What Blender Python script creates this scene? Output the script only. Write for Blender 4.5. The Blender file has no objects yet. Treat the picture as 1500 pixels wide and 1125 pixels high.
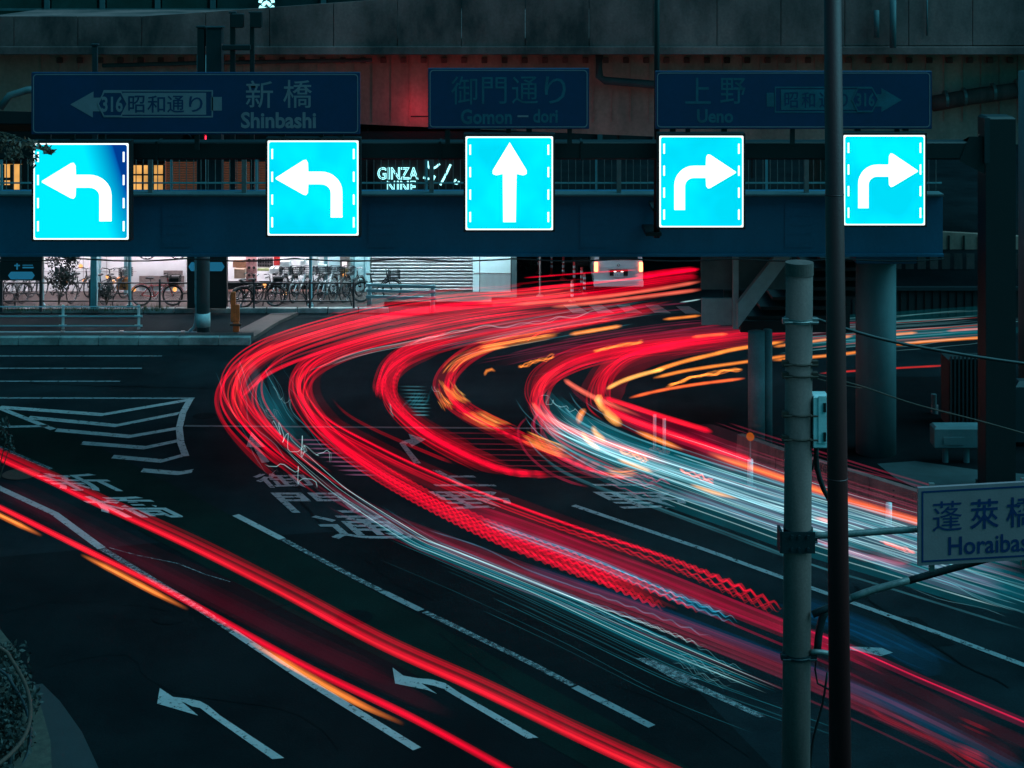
import bpy, math, random
from math import radians, sin, cos, pi
from mathutils import Vector, Matrix
random.seed(7)
rnd = random.uniform
SC = bpy.context.scene
COL = SC.collection
F, H, YH, CX = 2450.0, 12.0, -80.0, 750.0     # focal length (px of a 1500 px picture), eye height, horizon row

# ---------------------------------------------------------------- camera, sky, sun
cam = bpy.data.cameras.new('camera'); cam_o = bpy.data.objects.new('camera', cam); COL.objects.link(cam_o)
cam_o.location = (0, 0, H); cam_o.rotation_euler = (radians(90), 0, 0)
cam.sensor_width = 36; cam.lens = 36*F/1500; cam.shift_y = -(562.5-YH)/1500
cam.clip_start = 0.3; cam.clip_end = 3000
SC.camera = cam_o
SUN_EL, SUN_AZ = 50, 94      # azimuth: compass style, 0 = +Y, clockwise
world = bpy.data.worlds.new('World'); SC.world = world; world.use_nodes = True
wn, wl = world.node_tree.nodes, world.node_tree.links
sky = wn.new('ShaderNodeTexSky'); sky.sky_type = 'NISHITA'; sky.sun_disc = False
sky.sun_elevation = radians(SUN_EL); sky.sun_rotation = radians(SUN_AZ)
tint = wn.new('ShaderNodeMix'); tint.data_type = 'RGBA'; tint.blend_type = 'MULTIPLY'
tint.inputs[0].default_value = 1; tint.inputs[7].default_value = (0.03, 0.50, 0.50, 1)
wl.new(sky.outputs[0], tint.inputs[6]); wl.new(tint.outputs[2], wn['Background'].inputs[0])
wn['Background'].inputs[1].default_value = 0.14
sun = bpy.data.lights.new('sun', 'SUN'); sun.energy = 2.8; sun.angle = radians(62); sun.color = (0.22, 0.78, 1.0)
sun_o = bpy.data.objects.new('sun', sun); COL.objects.link(sun_o)
a, e = radians(SUN_AZ), radians(SUN_EL)
sun_o.rotation_euler = Vector((sin(a)*cos(e), cos(a)*cos(e), sin(e))).to_track_quat('Z', 'Y').to_euler()
SC.view_settings.view_transform = 'Standard'; SC.view_settings.look = 'None'
SC.view_settings.exposure = 0; SC.view_settings.gamma = 1
SC.cycles.transparent_max_bounces = 96
SC.cycles.max_bounces = 6
SC.cycles.use_denoising = True
SC.cycles.sample_clamp_indirect = 4

# ---------------------------------------------------------------- pixel rows turned into places
def G(x, y, h=0.0):                       # the point h above the road that is seen at (x, y)
    s = (y-YH)/(H-h); return Vector(((x-CX)/s, F/s, h))
def A(x, y, D):                           # the point at distance D seen at (x, y)
    return Vector(((x-CX)*D/F, D, H-(y-YH)*D/F))

# ---------------------------------------------------------------- materials
def nd(t, kind, **kw):
    n = t.nodes.new(kind)
    for k, v in kw.items(): setattr(n, k, v)
    return n
def mat(name, col, rough=.6, metal=0, var=.35, scale=3, bump=.05, streak=0, dirt=None, spec=.5, fine=40):
    m = bpy.data.materials.new(name); m.use_nodes = True; t = m.node_tree
    b = t.nodes['Principled BSDF']; b.inputs['Roughness'].default_value = rough; b.inputs['Metallic'].default_value = metal
    b.inputs['Specular IOR Level'].default_value = spec
    tc = nd(t, 'ShaderNodeTexCoord'); mp = nd(t, 'ShaderNodeMapping')
    t.links.new(tc.outputs['Object'], mp.inputs[0])
    if streak: mp.inputs['Scale'].default_value = (1, 1, streak)
    n1 = nd(t, 'ShaderNodeTexNoise'); n1.inputs['Scale'].default_value = scale; n1.inputs['Detail'].default_value = 8
    n1.inputs['Roughness'].default_value = .65
    n2 = nd(t, 'ShaderNodeTexNoise'); n2.inputs['Scale'].default_value = fine; n2.inputs['Detail'].default_value = 4
    t.links.new(mp.outputs[0], n1.inputs[0]); t.links.new(tc.outputs['Object'], n2.inputs[0])
    r = nd(t, 'ShaderNodeMapRange'); r.inputs[1].default_value = .35; r.inputs[2].default_value = .68
    t.links.new(n1.outputs[0], r.inputs[0])
    mx = nd(t, 'ShaderNodeMix', data_type='RGBA')
    d = dirt or tuple(c*(1-var) for c in col)
    mx.inputs[6].default_value = (*d, 1); mx.inputs[7].default_value = (*col, 1)
    t.links.new(r.outputs[0], mx.inputs[0])
    m2 = nd(t, 'ShaderNodeMix', data_type='RGBA', blend_type='MULTIPLY'); m2.inputs[0].default_value = var
    t.links.new(mx.outputs[2], m2.inputs[6]); t.links.new(n2.outputs[0], m2.inputs[7])
    t.links.new(m2.outputs[2], b.inputs['Base Color'])
    if bump:
        bp = nd(t, 'ShaderNodeBump'); bp.inputs['Strength'].default_value = bump*4; bp.inputs['Distance'].default_value = .01
        t.links.new(n2.outputs[0], bp.inputs['Height']); t.links.new(bp.outputs[0], b.inputs['Normal'])
    return m
def emit(name, col, s, lo=None, var_scale=2.0):
    m = bpy.data.materials.new(name); m.use_nodes = True; t = m.node_tree; t.nodes.clear()
    o = nd(t, 'ShaderNodeOutputMaterial'); em = nd(t, 'ShaderNodeEmission')
    em.inputs[0].default_value = (*col, 1); em.inputs[1].default_value = s
    t.links.new(em.outputs[0], o.inputs[0])
    if lo is not None:
        tc = nd(t, 'ShaderNodeTexCoord'); n = nd(t, 'ShaderNodeTexNoise'); n.inputs['Scale'].default_value = var_scale
        r = nd(t, 'ShaderNodeMapRange'); r.inputs[1].default_value = .35; r.inputs[2].default_value = .65
        r.inputs[3].default_value = lo; r.inputs[4].default_value = s
        t.links.new(tc.outputs['Object'], n.inputs[0]); t.links.new(n.outputs[0], r.inputs[0]); t.links.new(r.outputs[0], em.inputs[1])
    return m

M = {}
M['black'] = mat('black_steel', (.004, .005, .007), .55, var=.3)
M['navy'] = mat('navy_painted_steel', (.006, .12, .22), .6, var=.25, scale=.9, streak=.35, fine=14)
M['gantry'] = mat('gantry_steel', (.01, .018, .024), .6, var=.35, scale=2)
M['concrete'] = mat('concrete', (.34, .33, .31), .85, var=.35, scale=1.6, streak=.3, dirt=(.15, .15, .14))
M['pillar'] = mat('painted_pillar', (.10, .15, .16), .7, var=.25, scale=1.2, streak=.3, dirt=(.05, .09, .10))
M['fascia'] = mat('stained_concrete_fascia', (.38, .17, .16), .85, var=.5, scale=.5, streak=.5, dirt=(.035, .026, .026), fine=12)
M['girder'] = mat('cream_painted_girder', (.80, .42, .34), .6, var=.4, scale=.7, streak=.3, dirt=(.40, .22, .18), fine=9)
M['polec'] = mat('grey_painted_pole', (.27, .115, .10), .85, var=.5, scale=2.6, streak=.22, dirt=(.10, .055, .05))
M['brown'] = mat('brown_painted_pole', (.12, .010, .010), .55, var=.3, scale=3, streak=.2)
M['steel'] = mat('galvanised_steel', (.38, .30, .29), .45, .4, var=.4, scale=8)
M['rust'] = mat('rusty_steel', (.12, .045, .03), .8, var=.5, scale=12)
M['rail'] = mat('teal_painted_rail', (.16, .34, .38), .5, var=.2, scale=6)
M['railw'] = mat('pale_railing_paint', (.22, .20, .20), .5, var=.3, scale=6)
M['white'] = mat('white_paint', (.75, .76, .76), .5, var=.2, scale=5)
M['tilew'] = mat('white_tile_wall', (.70, .68, .70), .35, var=.12, scale=1.5)
M['brick'] = mat('red_brown_tile_base', (.24, .09, .07), .7, var=.4, scale=4)
M['dark'] = mat('dark_wall', (.01, .012, .014), .8, var=.4, scale=1)
M['pave'] = mat('brick_pavement', (.05, .03, .028), .85, var=.4, scale=3, fine=30)
M['kerb'] = mat('kerb_stone', (.42, .46, .45), .85, var=.4, scale=1.5, dirt=(.12, .14, .14))
M['shutter'] = mat('roller_shutter', (.55, .52, .53), .45, .2, var=.2, scale=2)
M['tyre'] = mat('rubber', (.015, .015, .017), .7)
M['chrome'] = mat('bicycle_chrome', (.16, .16, .17), .25, .9, var=.2)
M['wood'] = mat('cardboard_brown', (.30, .13, .07), .8, var=.3, scale=6)
M['pink'] = mat('pink_poster_board', (.62, .28, .28), .7, var=.3, scale=9)
M['red'] = mat('red_plastic', (.6, .03, .03), .4)
M['yellowp'] = mat('ochre_painted_post', (.95, .15, .03), .6, var=.4, scale=5)
M['leaf'] = mat('leaves', (.007, .008, .004), .6, var=.5, scale=2)
M['leafb'] = mat('dry_leaves', (.16, .06, .03), .6, var=.5, scale=9)
M['bark'] = mat('bark', (.08, .06, .045), .9, var=.5, scale=9)
M['vanw'] = mat('van_white_paint', (.62, .62, .64), .25, var=.1)
M['glass'] = mat('dark_glass', (.01, .02, .025), .08, var=.1, bump=0)
M['signblue'] = mat('sign_blue_panel', (.001, .026, .095), .5, var=.25, scale=.8, fine=9, bump=0)
M['signtext'] = mat('sign_pale_lettering', (.24, .19, .22), .6, var=.15)
M['plate'] = mat('white_sign_board', (.45, .22, .23), .5, var=.15, scale=3)
M['plateblue'] = mat('sign_blue_ink', (.002, .03, .13), .5, var=.2)
M['stairs'] = mat('stair_grey_paint', (.34, .50, .52), .7, var=.3, scale=2)
def asphalt(name, base, dark, tintscale=.35):
    m = mat(name, base, .62, var=.62, scale=tintscale, dirt=dark, fine=26, bump=.12, spec=.02)
    t = m.node_tree; b = t.nodes['Principled BSDF']
    n = nd(t, 'ShaderNodeTexNoise'); n.inputs['Scale'].default_value = .6; n.inputs['Detail'].default_value = 6
    tc = nd(t, 'ShaderNodeTexCoord'); mp = nd(t, 'ShaderNodeMapping'); mp.inputs['Rotation'].default_value = (0, 0, radians(-50)); mp.inputs['Scale'].default_value = (3, .25, 1)
    t.links.new(tc.outputs['Object'], mp.inputs[0]); t.links.new(mp.outputs[0], n.inputs[0])
    r = nd(t, 'ShaderNodeMapRange'); r.inputs[3].default_value = .7; r.inputs[4].default_value = 1.0
    t.links.new(n.outputs[0], r.inputs[0]); t.links.new(r.outputs[0], b.inputs['Roughness'])
    return m
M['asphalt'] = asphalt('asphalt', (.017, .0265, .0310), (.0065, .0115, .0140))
M['asphalt2'] = asphalt('dark_asphalt', (.0100, .0145, .0165), (.0045, .0070, .0085))
M['green'] = asphalt('green_coloured_asphalt', (.008, .024, .021), (.004, .012, .011))
def paint(name, col, lo, soft_=.03):                 # worn road paint: holes let the asphalt colour through
    m = mat(name, col, .7, var=.25, scale=2, fine=60); t = m.node_tree; b = t.nodes['Principled BSDF']
    n = nd(t, 'ShaderNodeTexNoise'); n.inputs['Scale'].default_value = 7; n.inputs['Detail'].default_value = 10; n.inputs['Roughness'].default_value = .8
    tc = nd(t, 'ShaderNodeTexCoord'); t.links.new(tc.outputs['Object'], n.inputs[0])
    r = nd(t, 'ShaderNodeMapRange'); r.inputs[1].default_value = lo-soft_; r.inputs[2].default_value = lo+soft_
    t.links.new(n.outputs[0], r.inputs[0]); t.links.new(r.outputs[0], b.inputs['Alpha'])
    return m
M['paint'] = paint('white_road_paint', (.40, .35, .35), .41, .05)
M['paintworn'] = paint('worn_road_paint', (.30, .30, .31), .52, .12)
M['paintfaint'] = paint('faint_road_paint', (.07, .08, .085), .36, .06)
M['paintdim'] = paint('dull_road_paint', (.22, .23, .24), .42, .06)
M['s_cyan'] = emit('lit_sign_cyan', (0.0, .76, 1.0), 1.22, lo=.96, var_scale=.9)
M['s_cyan2'] = None
M['s_white'] = emit('lit_sign_white', (.86, 1.0, 1.0), 1.5)
M['tube'] = emit('fluorescent_tube', (1.0, .92, 1.0), 240)
M['tubec'] = emit('cyan_fluorescent_tube', (.6, .92, 1.0), 270)
M['warmwin'] = emit('warm_lit_window', (1.0, .50, .13), 1.15, lo=.6, var_scale=1.3)
M['neon'] = emit('cyan_neon', (.35, .95, 1.0), 2.2)
M['neondim'] = emit('dim_cyan_neon', (.05, .5, .65), .35)
M['tail'] = emit('tail_lamp', (1.0, .16, .06), 9)
M['redlamp'] = emit('red_signal_lens', (1.0, .02, .05), 6)
M['orangelamp'] = emit('orange_reflector', (1.0, .20, .03), .32)
M['screen'] = emit('blue_backlit_panel', (.02, .22, .40), .5)
# the last sign on the left has a failed tube: its right side is dimmer
m = bpy.data.materials.new('lit_sign_partly_failed'); m.use_nodes = True; t = m.node_tree; t.nodes.clear()
o_ = nd(t, 'ShaderNodeOutputMaterial'); em = nd(t, 'ShaderNodeEmission'); tc = nd(t, 'ShaderNodeTexCoord')
sp = nd(t, 'ShaderNodeSeparateXYZ'); ma = nd(t, 'ShaderNodeMath', operation='MULTIPLY_ADD'); rp = nd(t, 'ShaderNodeValToRGB')
t.links.new(tc.outputs['Generated'], sp.inputs[0]); ma.inputs[1].default_value = .30
t.links.new(sp.outputs[2], ma.inputs[0]); t.links.new(sp.outputs[0], ma.inputs[2])
ad = nd(t, 'ShaderNodeMath', operation='ADD'); ad.inputs[1].default_value = -.15; t.links.new(ma.outputs[0], ad.inputs[0])
rp.color_ramp.elements[0].position = .66; rp.color_ramp.elements[0].color = (0, .80, 1, 1)
rp.color_ramp.elements[1].position = 1.1; rp.color_ramp.elements[1].color = (0, .04, .25, 1)
e2 = rp.color_ramp.elements.new(.98); e2.color = (0, .11, .42, 1)
t.links.new(ad.outputs[0], rp.inputs[0]); t.links.new(rp.outputs[0], em.inputs[0]); em.inputs[1].default_value = 1.1
t.links.new(em.outputs[0], o_.inputs[0]); M['s_cyan2'] = m
# light of passing lamps: only adds light to what is behind, colour and strength stored per point
m = bpy.data.materials.new('light_trail_glow'); m.use_nodes = True; t = m.node_tree; t.nodes.clear()
o_ = nd(t, 'ShaderNodeOutputMaterial'); em = nd(t, 'ShaderNodeEmission'); tr = nd(t, 'ShaderNodeBsdfTransparent'); ads = nd(t, 'ShaderNodeAddShader')
at = nd(t, 'ShaderNodeAttribute', attribute_name='glow'); t.links.new(at.outputs[0], em.inputs[0]); em.inputs[1].default_value = 1
t.links.new(em.outputs[0], ads.inputs[0]); t.links.new(tr.outputs[0], ads.inputs[1]); t.links.new(ads.outputs[0], o_.inputs[0])
M['trail'] = m

# ---------------------------------------------------------------- mesh helpers
class MB:
    def __init__(s): s.v = []; s.f = []; s.marks = []
    def add(s, vs, fs):
        k = len(s.v); s.marks.append((k, len(s.f))); s.v += [tuple(v) for v in vs]; s.f += [tuple(i+k for i in f) for f in fs]; return s
    def box(s, x0, x1, y0, y1, z0, z1, c=0.0):
        if c <= 0:
            vs = [(x, y, z) for z in (z0, z1) for x, y in ((x0, y0), (x1, y0), (x1, y1), (x0, y1))]
            return s.add(vs, [(3, 2, 1, 0), (4, 5, 6, 7), (0, 1, 5, 4), (1, 2, 6, 5), (2, 3, 7, 6), (3, 0, 4, 7)])
        vs = []
        for z, i in ((z0, c), (z0+c, 0), (z1-c, 0), (z1, c)):
            vs += [(x0+i, y0+i, z), (x1-i, y0+i, z), (x1-i, y1-i, z), (x0+i, y1-i, z)]
        fs = [(3, 2, 1, 0), (12, 13, 14, 15)]
        for k in range(3):
            for j in range(4):
                a_, b_ = k*4+j, k*4+(j+1) % 4; fs.append((a_, b_, b_+4, a_+4))
        return s.add(vs, fs)
    def cyl(s, p, q, r0, r1=None, n=12, cap=True):
        r1 = r0 if r1 is None else r1
        p, q = Vector(p), Vector(q); d = (q-p).normalized()
        u = d.orthogonal().normalized(); w = d.cross(u)
        vs = [p+(u*cos(2*pi*i/n)+w*sin(2*pi*i/n))*r0 for i in range(n)]+[q+(u*cos(2*pi*i/n)+w*sin(2*pi*i/n))*r1 for i in range(n)]
        fs = [(i, (i+1) % n, n+(i+1) % n, n+i) for i in range(n)]
        if cap: fs += [tuple(range(n-1, -1, -1)), tuple(range(n, 2*n))]
        return s.add(vs, fs)
    def tube(s, pts, r, n=6):
        pts = [Vector(p) for p in pts]; k = len(pts); vs = []
        for i, p in enumerate(pts):
            d = (pts[min(i+1, k-1)]-pts[max(i-1, 0)]).normalized()
            u = d.cross(Vector((0, 0, 1)))
            u = u.normalized() if u.length > 1e-3 else Vector((1, 0, 0))
            w = u.cross(d); rr = r[i] if isinstance(r, (list, tuple)) else r
            vs += [p+(u*cos(2*pi*j/n)+w*sin(2*pi*j/n))*rr for j in range(n)]
        fs = [(i*n+j, i*n+(j+1) % n, (i+1)*n+(j+1) % n, (i+1)*n+j) for i in range(k-1) for j in range(n)]
        fs += [tuple(range(n-1, -1, -1)), tuple(range((k-1)*n, k*n))]
        return s.add(vs, fs)
    def torus(s, c, axis, R, r, n=22, m=5):
        c = Vector(c); ax = Vector(axis).normalized(); u = ax.orthogonal().normalized(); w = ax.cross(u); vs = []
        for i in range(n):
            d = u*cos(2*pi*i/n)+w*sin(2*pi*i/n)
            for j in range(m): vs.append(c+d*(R+r*cos(2*pi*j/m))+ax*r*sin(2*pi*j/m))
        fs = [(i*m+j, ((i+1) % n)*m+j, ((i+1) % n)*m+(j+1) % m, i*m+(j+1) % m) for i in range(n) for j in range(m)]
        return s.add(vs, fs)
    def prism(s, pts, y0, y1):            # outline in x,z pulled along y
        n = len(pts); vs = [(x, y0, z) for x, z in pts]+[(x, y1, z) for x, z in pts]
        fs = [tuple(range(n)), tuple(range(2*n-1, n-1, -1))]+[((i+1) % n, i, n+i, n+(i+1) % n) for i in range(n)]
        return s.add(vs, fs)
    def sheet(s, pts, z):                 # flat outline on the ground
        return s.add([(p[0], p[1], z) for p in pts], [tuple(range(len(pts)))])
    def each(s, name, m, parent=None, smooth=False):      # every shape that was added becomes an object of its own
        out = []
        for (v0, f0), (v1, f1) in zip(s.marks, s.marks[1:]+[(len(s.v), len(s.f))]):
            k = MB(); k.v = s.v[v0:v1]; k.f = [tuple(i-v0 for i in f) for f in s.f[f0:f1]]; out.append(k.build(name, m, parent, smooth))
        return out
    def build(s, name, m, parent=None, smooth=False):
        me = bpy.data.meshes.new(name); me.from_pydata(s.v, [], s.f); me.update()
        import bmesh
        bm = bmesh.new(); bm.from_mesh(me); bmesh.ops.recalc_face_normals(bm, faces=bm.faces); bm.to_mesh(me); bm.free()
        if smooth: me.shade_smooth()
        me.materials.append(m if not isinstance(m, str) else M[m])
        o = bpy.data.objects.new(name, me); COL.objects.link(o)
        if parent is not None:
            o.parent = parent; o.matrix_parent_inverse = parent.matrix_basis.inverted()
        return o
def tag(o, label, cat=None, group=None, kind=None):
    if label: o['label'] = label
    if cat: o['category'] = cat
    if group: o['group'] = group
    if kind: o['kind'] = kind
    return o
def thing(name, loc, label, cat, group=None, rz=0):
    o = bpy.data.objects.new(name, None); COL.objects.link(o); o.location = loc; o.rotation_euler = (0, 0, rz)
    o.empty_display_size = .2
    return tag(o, label, cat, group)
def struct(name, mb, m, label=None):
    return tag(mb.build(name, m), label, None, None, 'structure')
def copy_tree(o, parent=None):
    c = o.copy(); COL.objects.link(c); c.parent = parent
    for ch in list(o.children): copy_tree(ch, c)
    return c
def crom(pts, step):                      # smooth curve through points, resampled evenly
    P_ = [Vector(p) for p in pts]
    if len(P_) == 2: raw = [P_[0].lerp(P_[1], i/20) for i in range(21)]
    else:
        E = [P_[0]*2-P_[1]]+P_+[P_[-1]*2-P_[-2]]; raw = []
        for i in range(1, len(E)-2):
            p0, p1, p2, p3 = E[i-1:i+3]
            for k in range(16):
                u = k/16
                raw.append(.5*((2*p1)+(p2-p0)*u+(2*p0-5*p1+4*p2-p3)*u*u+(3*p1-p0-3*p2+p3)*u**3))
        raw.append(P_[-1])
    L = [0]
    for i in range(1, len(raw)): L.append(L[-1]+(raw[i]-raw[i-1]).length)
    n = max(3, int(L[-1]/step)); out = []; j = 0
    for i in range(n+1):
        d = L[-1]*i/n
        while j < len(L)-2 and L[j+1] < d: j += 1
        out.append(raw[j].lerp(raw[j+1], (d-L[j])/max(1e-6, L[j+1]-L[j])))
    return out, L[-1]
_tc = {}
def glyphs(body, bold=.0):                # the mesh of a piece of writing, in its own plane
    k = (body, bold)
    if k not in _tc:
        c = bpy.data.curves.new('writing', 'FONT'); c.body = body; c.offset = bold; c.resolution_u = 3
        o = bpy.data.objects.new('writing', c); COL.objects.link(o); bpy.context.view_layer.update()
        dg = bpy.context.evaluated_depsgraph_get(); me = bpy.data.meshes.new_from_object(o.evaluated_get(dg))
        vs = [tuple(v.co) for v in me.vertices]; fs = [tuple(p.vertices) for p in me.polygons]
        bpy.data.objects.remove(o); bpy.data.meshes.remove(me)
        x0, x1 = min(v[0] for v in vs), max(v[0] for v in vs); y0, y1 = min(v[1] for v in vs), max(v[1] for v in vs)
        _tc[k] = ([((v[0]-x0)/(x1-x0), (v[1]-y0)/(y1-y0)) for v in vs], fs)
    return _tc[k]
def write_on(mb, body, x0, x1, z0, z1, y, bold=.0):   # upright lettering filling the box on the plane y
    vs, fs = glyphs(body, bold)
    return mb.add([(x0+(x1-x0)*u, y, z0+(z1-z0)*v) for u, v in vs], fs)

# ---------------------------------------------------------------- the ground
g = MB(); g.sheet([(-700, -60), (700, -60), (700, 1200), (-700, 1200)], 0); struct('road', g, 'asphalt')
def gsheet(name, px, m, z, label=None):
    b = MB(); b.sheet([G(x, y) for x, y in px], z); return struct(name, b, m, label)
gsheet('road_patch', [(-300, 850), (0, 816), (270, 792), (560, 775), (800, 860), (1010, 1000), (1300, 1300), (-300, 1500)], 'asphalt2', .004)  # large sheet of darker asphalt over the foreground
gsheet('bus_lane', [(-100, 570), (60, 612), (300, 735), (620, 905), (900, 1060), (1100, 1180), (960, 1180), (700, 1035), (420, 895), (200, 775), (60, 690), (-100, 620)], 'green', .008)
gsheet('road_under_expressway', [(1150, 552), (1700, 552), (1900, 720), (1330, 722), (1150, 660)], 'asphalt2', .004)  # sheet of darker asphalt below the viaduct
def band(mb, px, w, z=.012):              # painted line of real width w along picture points
    pts = [G(x, y) for x, y in px]; n = len(pts); L = []; R = []
    for i, p in enumerate(pts):
        d = (pts[min(i+1, n-1)]-pts[max(i-1, 0)]); d = Vector((-d.y, d.x, 0)).normalized()*w/2
        L.append(p+d); R.append(p-d)
    mb.add([(p.x, p.y, z) for p in L+R], [(i, i+1, n+i+1, n+i) for i in range(n-1)])
def line(name, pxs, w, m='paint', label=None, z=.012):
    b = MB()
    for px in pxs: band(b, px, w, z)
    return struct(name, b, m, label)
line('lane_line', [[(-40, 522), (237, 522)], [(-40, 540), (208, 540)], [(-40, 559), (176, 559)]], .10, 'paintdim')
line('lane_line', [[(-40, 583.5), (285, 584)]], .13, 'paintdim')
line('stop_line', [[(270, 624.5), (540, 626.5), (850, 628.5)]], .13, 'paintfaint')
b = MB()
for px in ([(0, 597), (150, 608), (273, 587)], [(42, 612), (170, 624), (262, 606)], [(82, 630.5), (190, 640), (260, 628)],
           [(120, 649.5), (212, 656.5), (262, 646)], [(165, 669.5), (237, 676), (270, 667)], [(208, 689.5), (262, 694), (282, 690.5)]):
    p = [G(x, y) for x, y in px]; n = len(p); w = .27
    vs = [(q.x, q.y+w/2, .012) for q in p]+[(q.x, q.y-w/2, .012) for q in p]
    b.add(vs, [(i, i+1, n+i+1, n+i) for i in range(n-1)])
struct('chevron_marking', b, 'paint')
line('chevron_border', [[(279, 585), (268, 605), (262.5, 628), (265, 650), (272, 669)]], .17, 'paint', z=.016)
line('chevron_border', [[(-30, 588), (0, 599), (78, 630)], [(-40, 627), (0, 626.5), (70, 625)]], .17, 'paint', z=.020)
line('lane_line', [[(-60, 628), (0, 656), (75, 688)]], .13, 'paintworn')
line('lane_line', [[(-60, 682), (0, 716), (80, 753), (149, 804)]], .17, 'paint')
line('lane_line', [[(149, 804), (273, 880), (340, 925)]], .14, 'paintworn')
line('lane_line', [[(340, 925), (440, 992), (611, 1098)]], .15, 'paint')
line('lane_line', [[(345, 755), (413, 790)]], .16, 'paint')
line('lane_line', [[(413, 790), (520, 847), (560, 867)], [(622, 897), (773, 970), (840, 1005)]], .13, 'paintworn')
line('lane_line', [[(560, 867), (617, 895)], [(842, 1007), (955, 1065)]], .15, 'paintdim')
line('lane_line', [[(840, 741), (917, 767), (1033, 806), (1147, 847), (1247, 883), (1380, 930), (1500, 975), (1650, 1030)]], .14, 'paintdim')
line('crack_seal', [[(160, 803), (200, 814), (260, 826), (300, 842), (337, 853)]], .03, 'paintworn')
def gpoly(name, pts, k, ox, oy, m='paint', label=None, z=.012):
    b = MB(); b.sheet([G(x/k+ox, y/k+oy) for x, y in pts], z); return struct(name, b, m, label)
gpoly('road_arrow', [(798, 712), (865, 757), (940, 765), (1000, 778), (1040, 800), (1100, 850), (1420, 1062), (1360, 1068), (1050, 850), (1000, 812), (960, 804), (905, 778), (990, 850), (785, 790)], 3.41, 0, 800)
gpoly('road_arrow', [(597, 610), (650, 650), (720, 663), (790, 668), (860, 688), (930, 735), (1325, 960), (1270, 965), (900, 747), (850, 716), (800, 700), (740, 688), (820, 742), (770, 722), (610, 690)], 3.41, 400, 800)
gpoly('road_arrow', [(445, 562), (510, 562), (650, 625), (770, 668), (712, 668), (1098, 853), (1060, 860), (690, 690), (660, 680)], 3.41, 800, 800, 'paintworn')
gpoly('road_arrow', [(835, 108), (912, 132), (850, 165), (835, 148), (822, 156), (890, 238), (860, 240), (795, 150), (812, 138), (845, 132)], 3, 320, 600, 'paintdim')
gpoly('road_arrow', [(145, 100), (205, 165), (175, 168), (225, 232), (190, 236), (155, 168), (122, 165)], 3, 320, 600, 'paintdim')
gpoly('road_arrow', [(1210, 945), (1245, 948), (1292, 950), (1308, 957), (1290, 962), (1262, 956), (1240, 952)], 1, 0, 0, 'paintdim')
b = MB()
for x in (825, 862, 903, 945): b.sheet([G(x, 447), G(x+19, 447), G(x+38, 459), G(x+14, 459)], .012)
for x in (990, 1030): b.sheet([G(x, 449), G(x+19, 449), G(x+38, 460), G(x+14, 460)], .012)
struct('crosswalk', b, 'paintfaint')
def kanji(body, cx, cy, w, h, sh=-.43, m='paint'):
    vs, fs = glyphs(body, .012); c = G(cx, cy); b = MB()
    b.add([(c.x+(u-.5)*w+(v-.5)*h*sh, c.y+(v-.5)*h, .014) for u, v in vs], fs)
    return struct('road_lettering', b, m)
kanji('新', 117, 707, 1.45, 1.25, -.9, 'paint'); kanji('橋', 190, 743, 1.6, 1.35, -.9, 'paint')
kanji('御', 410, 701, 1.2, 1.35, -.45, 'paintdim'); kanji('門', 463, 737, 1.5, 1.30, -.5, 'paintdim'); kanji('通', 528, 773, 1.65, 1.40, -.5, 'paintdim')
kanji('上', 662, 701, 1.35, 1.15, -.6, 'paintdim'); kanji('野', 698, 734, 1.55, 1.2, -.6, 'paintdim')
kanji('上', 893, 701, 1.35, 1.1, -.6, 'paintdim'); kanji('野', 948, 734, 1.75, 1.15, -.6, 'paintdim')
b = MB(); c = G(31, 695)
b.add([(c.x+.42*cos(2*pi*i/28), c.y+.42*sin(2*pi*i/28), .018) for i in range(28)], [tuple(range(28))])
struct('manhole_cover', b, 'rust')

for x, y, r_m in ((520, 905, .32), (250, 905, .32), (300, 610, .30)):
    b = MB(); c = G(x, y); b.add([(c.x+r_m*cos(2*pi*i/28), c.y+r_m*sin(2*pi*i/28), .018) for i in range(28)], [tuple(range(28))]); struct('manhole_cover', b, 'asphalt2')
def crack(px, w, m):
    pts, _ = crom([G(x, y) for x, y in px], .35); pts = [p+Vector((rnd(-.05, .05), rnd(-.05, .05), 0)) for p in pts]; n = len(pts); L = []; R = []
    for i, p in enumerate(pts):
        d = pts[min(i+1, n-1)]-pts[max(i-1, 0)]; d = Vector((-d.y, d.x, 0)).normalized()*w*rnd(.3, 1); L.append(p+d); R.append(p-d)
    b = MB(); b.add([(p.x, p.y, .0105) for p in L+R], [(i, i+1, n+i+1, n+i) for i in range(n-1)]); struct('crack_seal', b, m)
crack([(-20, 900), (120, 880), (330, 900), (480, 870)], .05, 'asphalt2'); crack([(60, 980), (180, 960), (240, 1010), (420, 1040), (500, 1100)], .03, 'asphalt2')
crack([(640, 930), (760, 1010), (860, 1100)], .035, 'asphalt2'); crack([(1250, 860), (1340, 930), (1480, 1010)], .03, 'asphalt2'); crack([(20, 560), (120, 565), (330, 570)], .03, 'asphalt2')
crack([(900, 1000), (1010, 1050), (1100, 1110)], .04, 'asphalt2'); crack([(420, 720), (560, 840), (640, 880)], .03, 'asphalt2')
for px in ([(1290, 900), (1345, 905), (1400, 945), (1350, 950)], [(420, 930), (520, 925), (600, 975), (500, 985)], [(120, 850), (230, 842), (260, 868), (150, 878)]): gsheet('road_patch', px, 'green' if px[0][0] == 0 else 'asphalt2', .0062)
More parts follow.
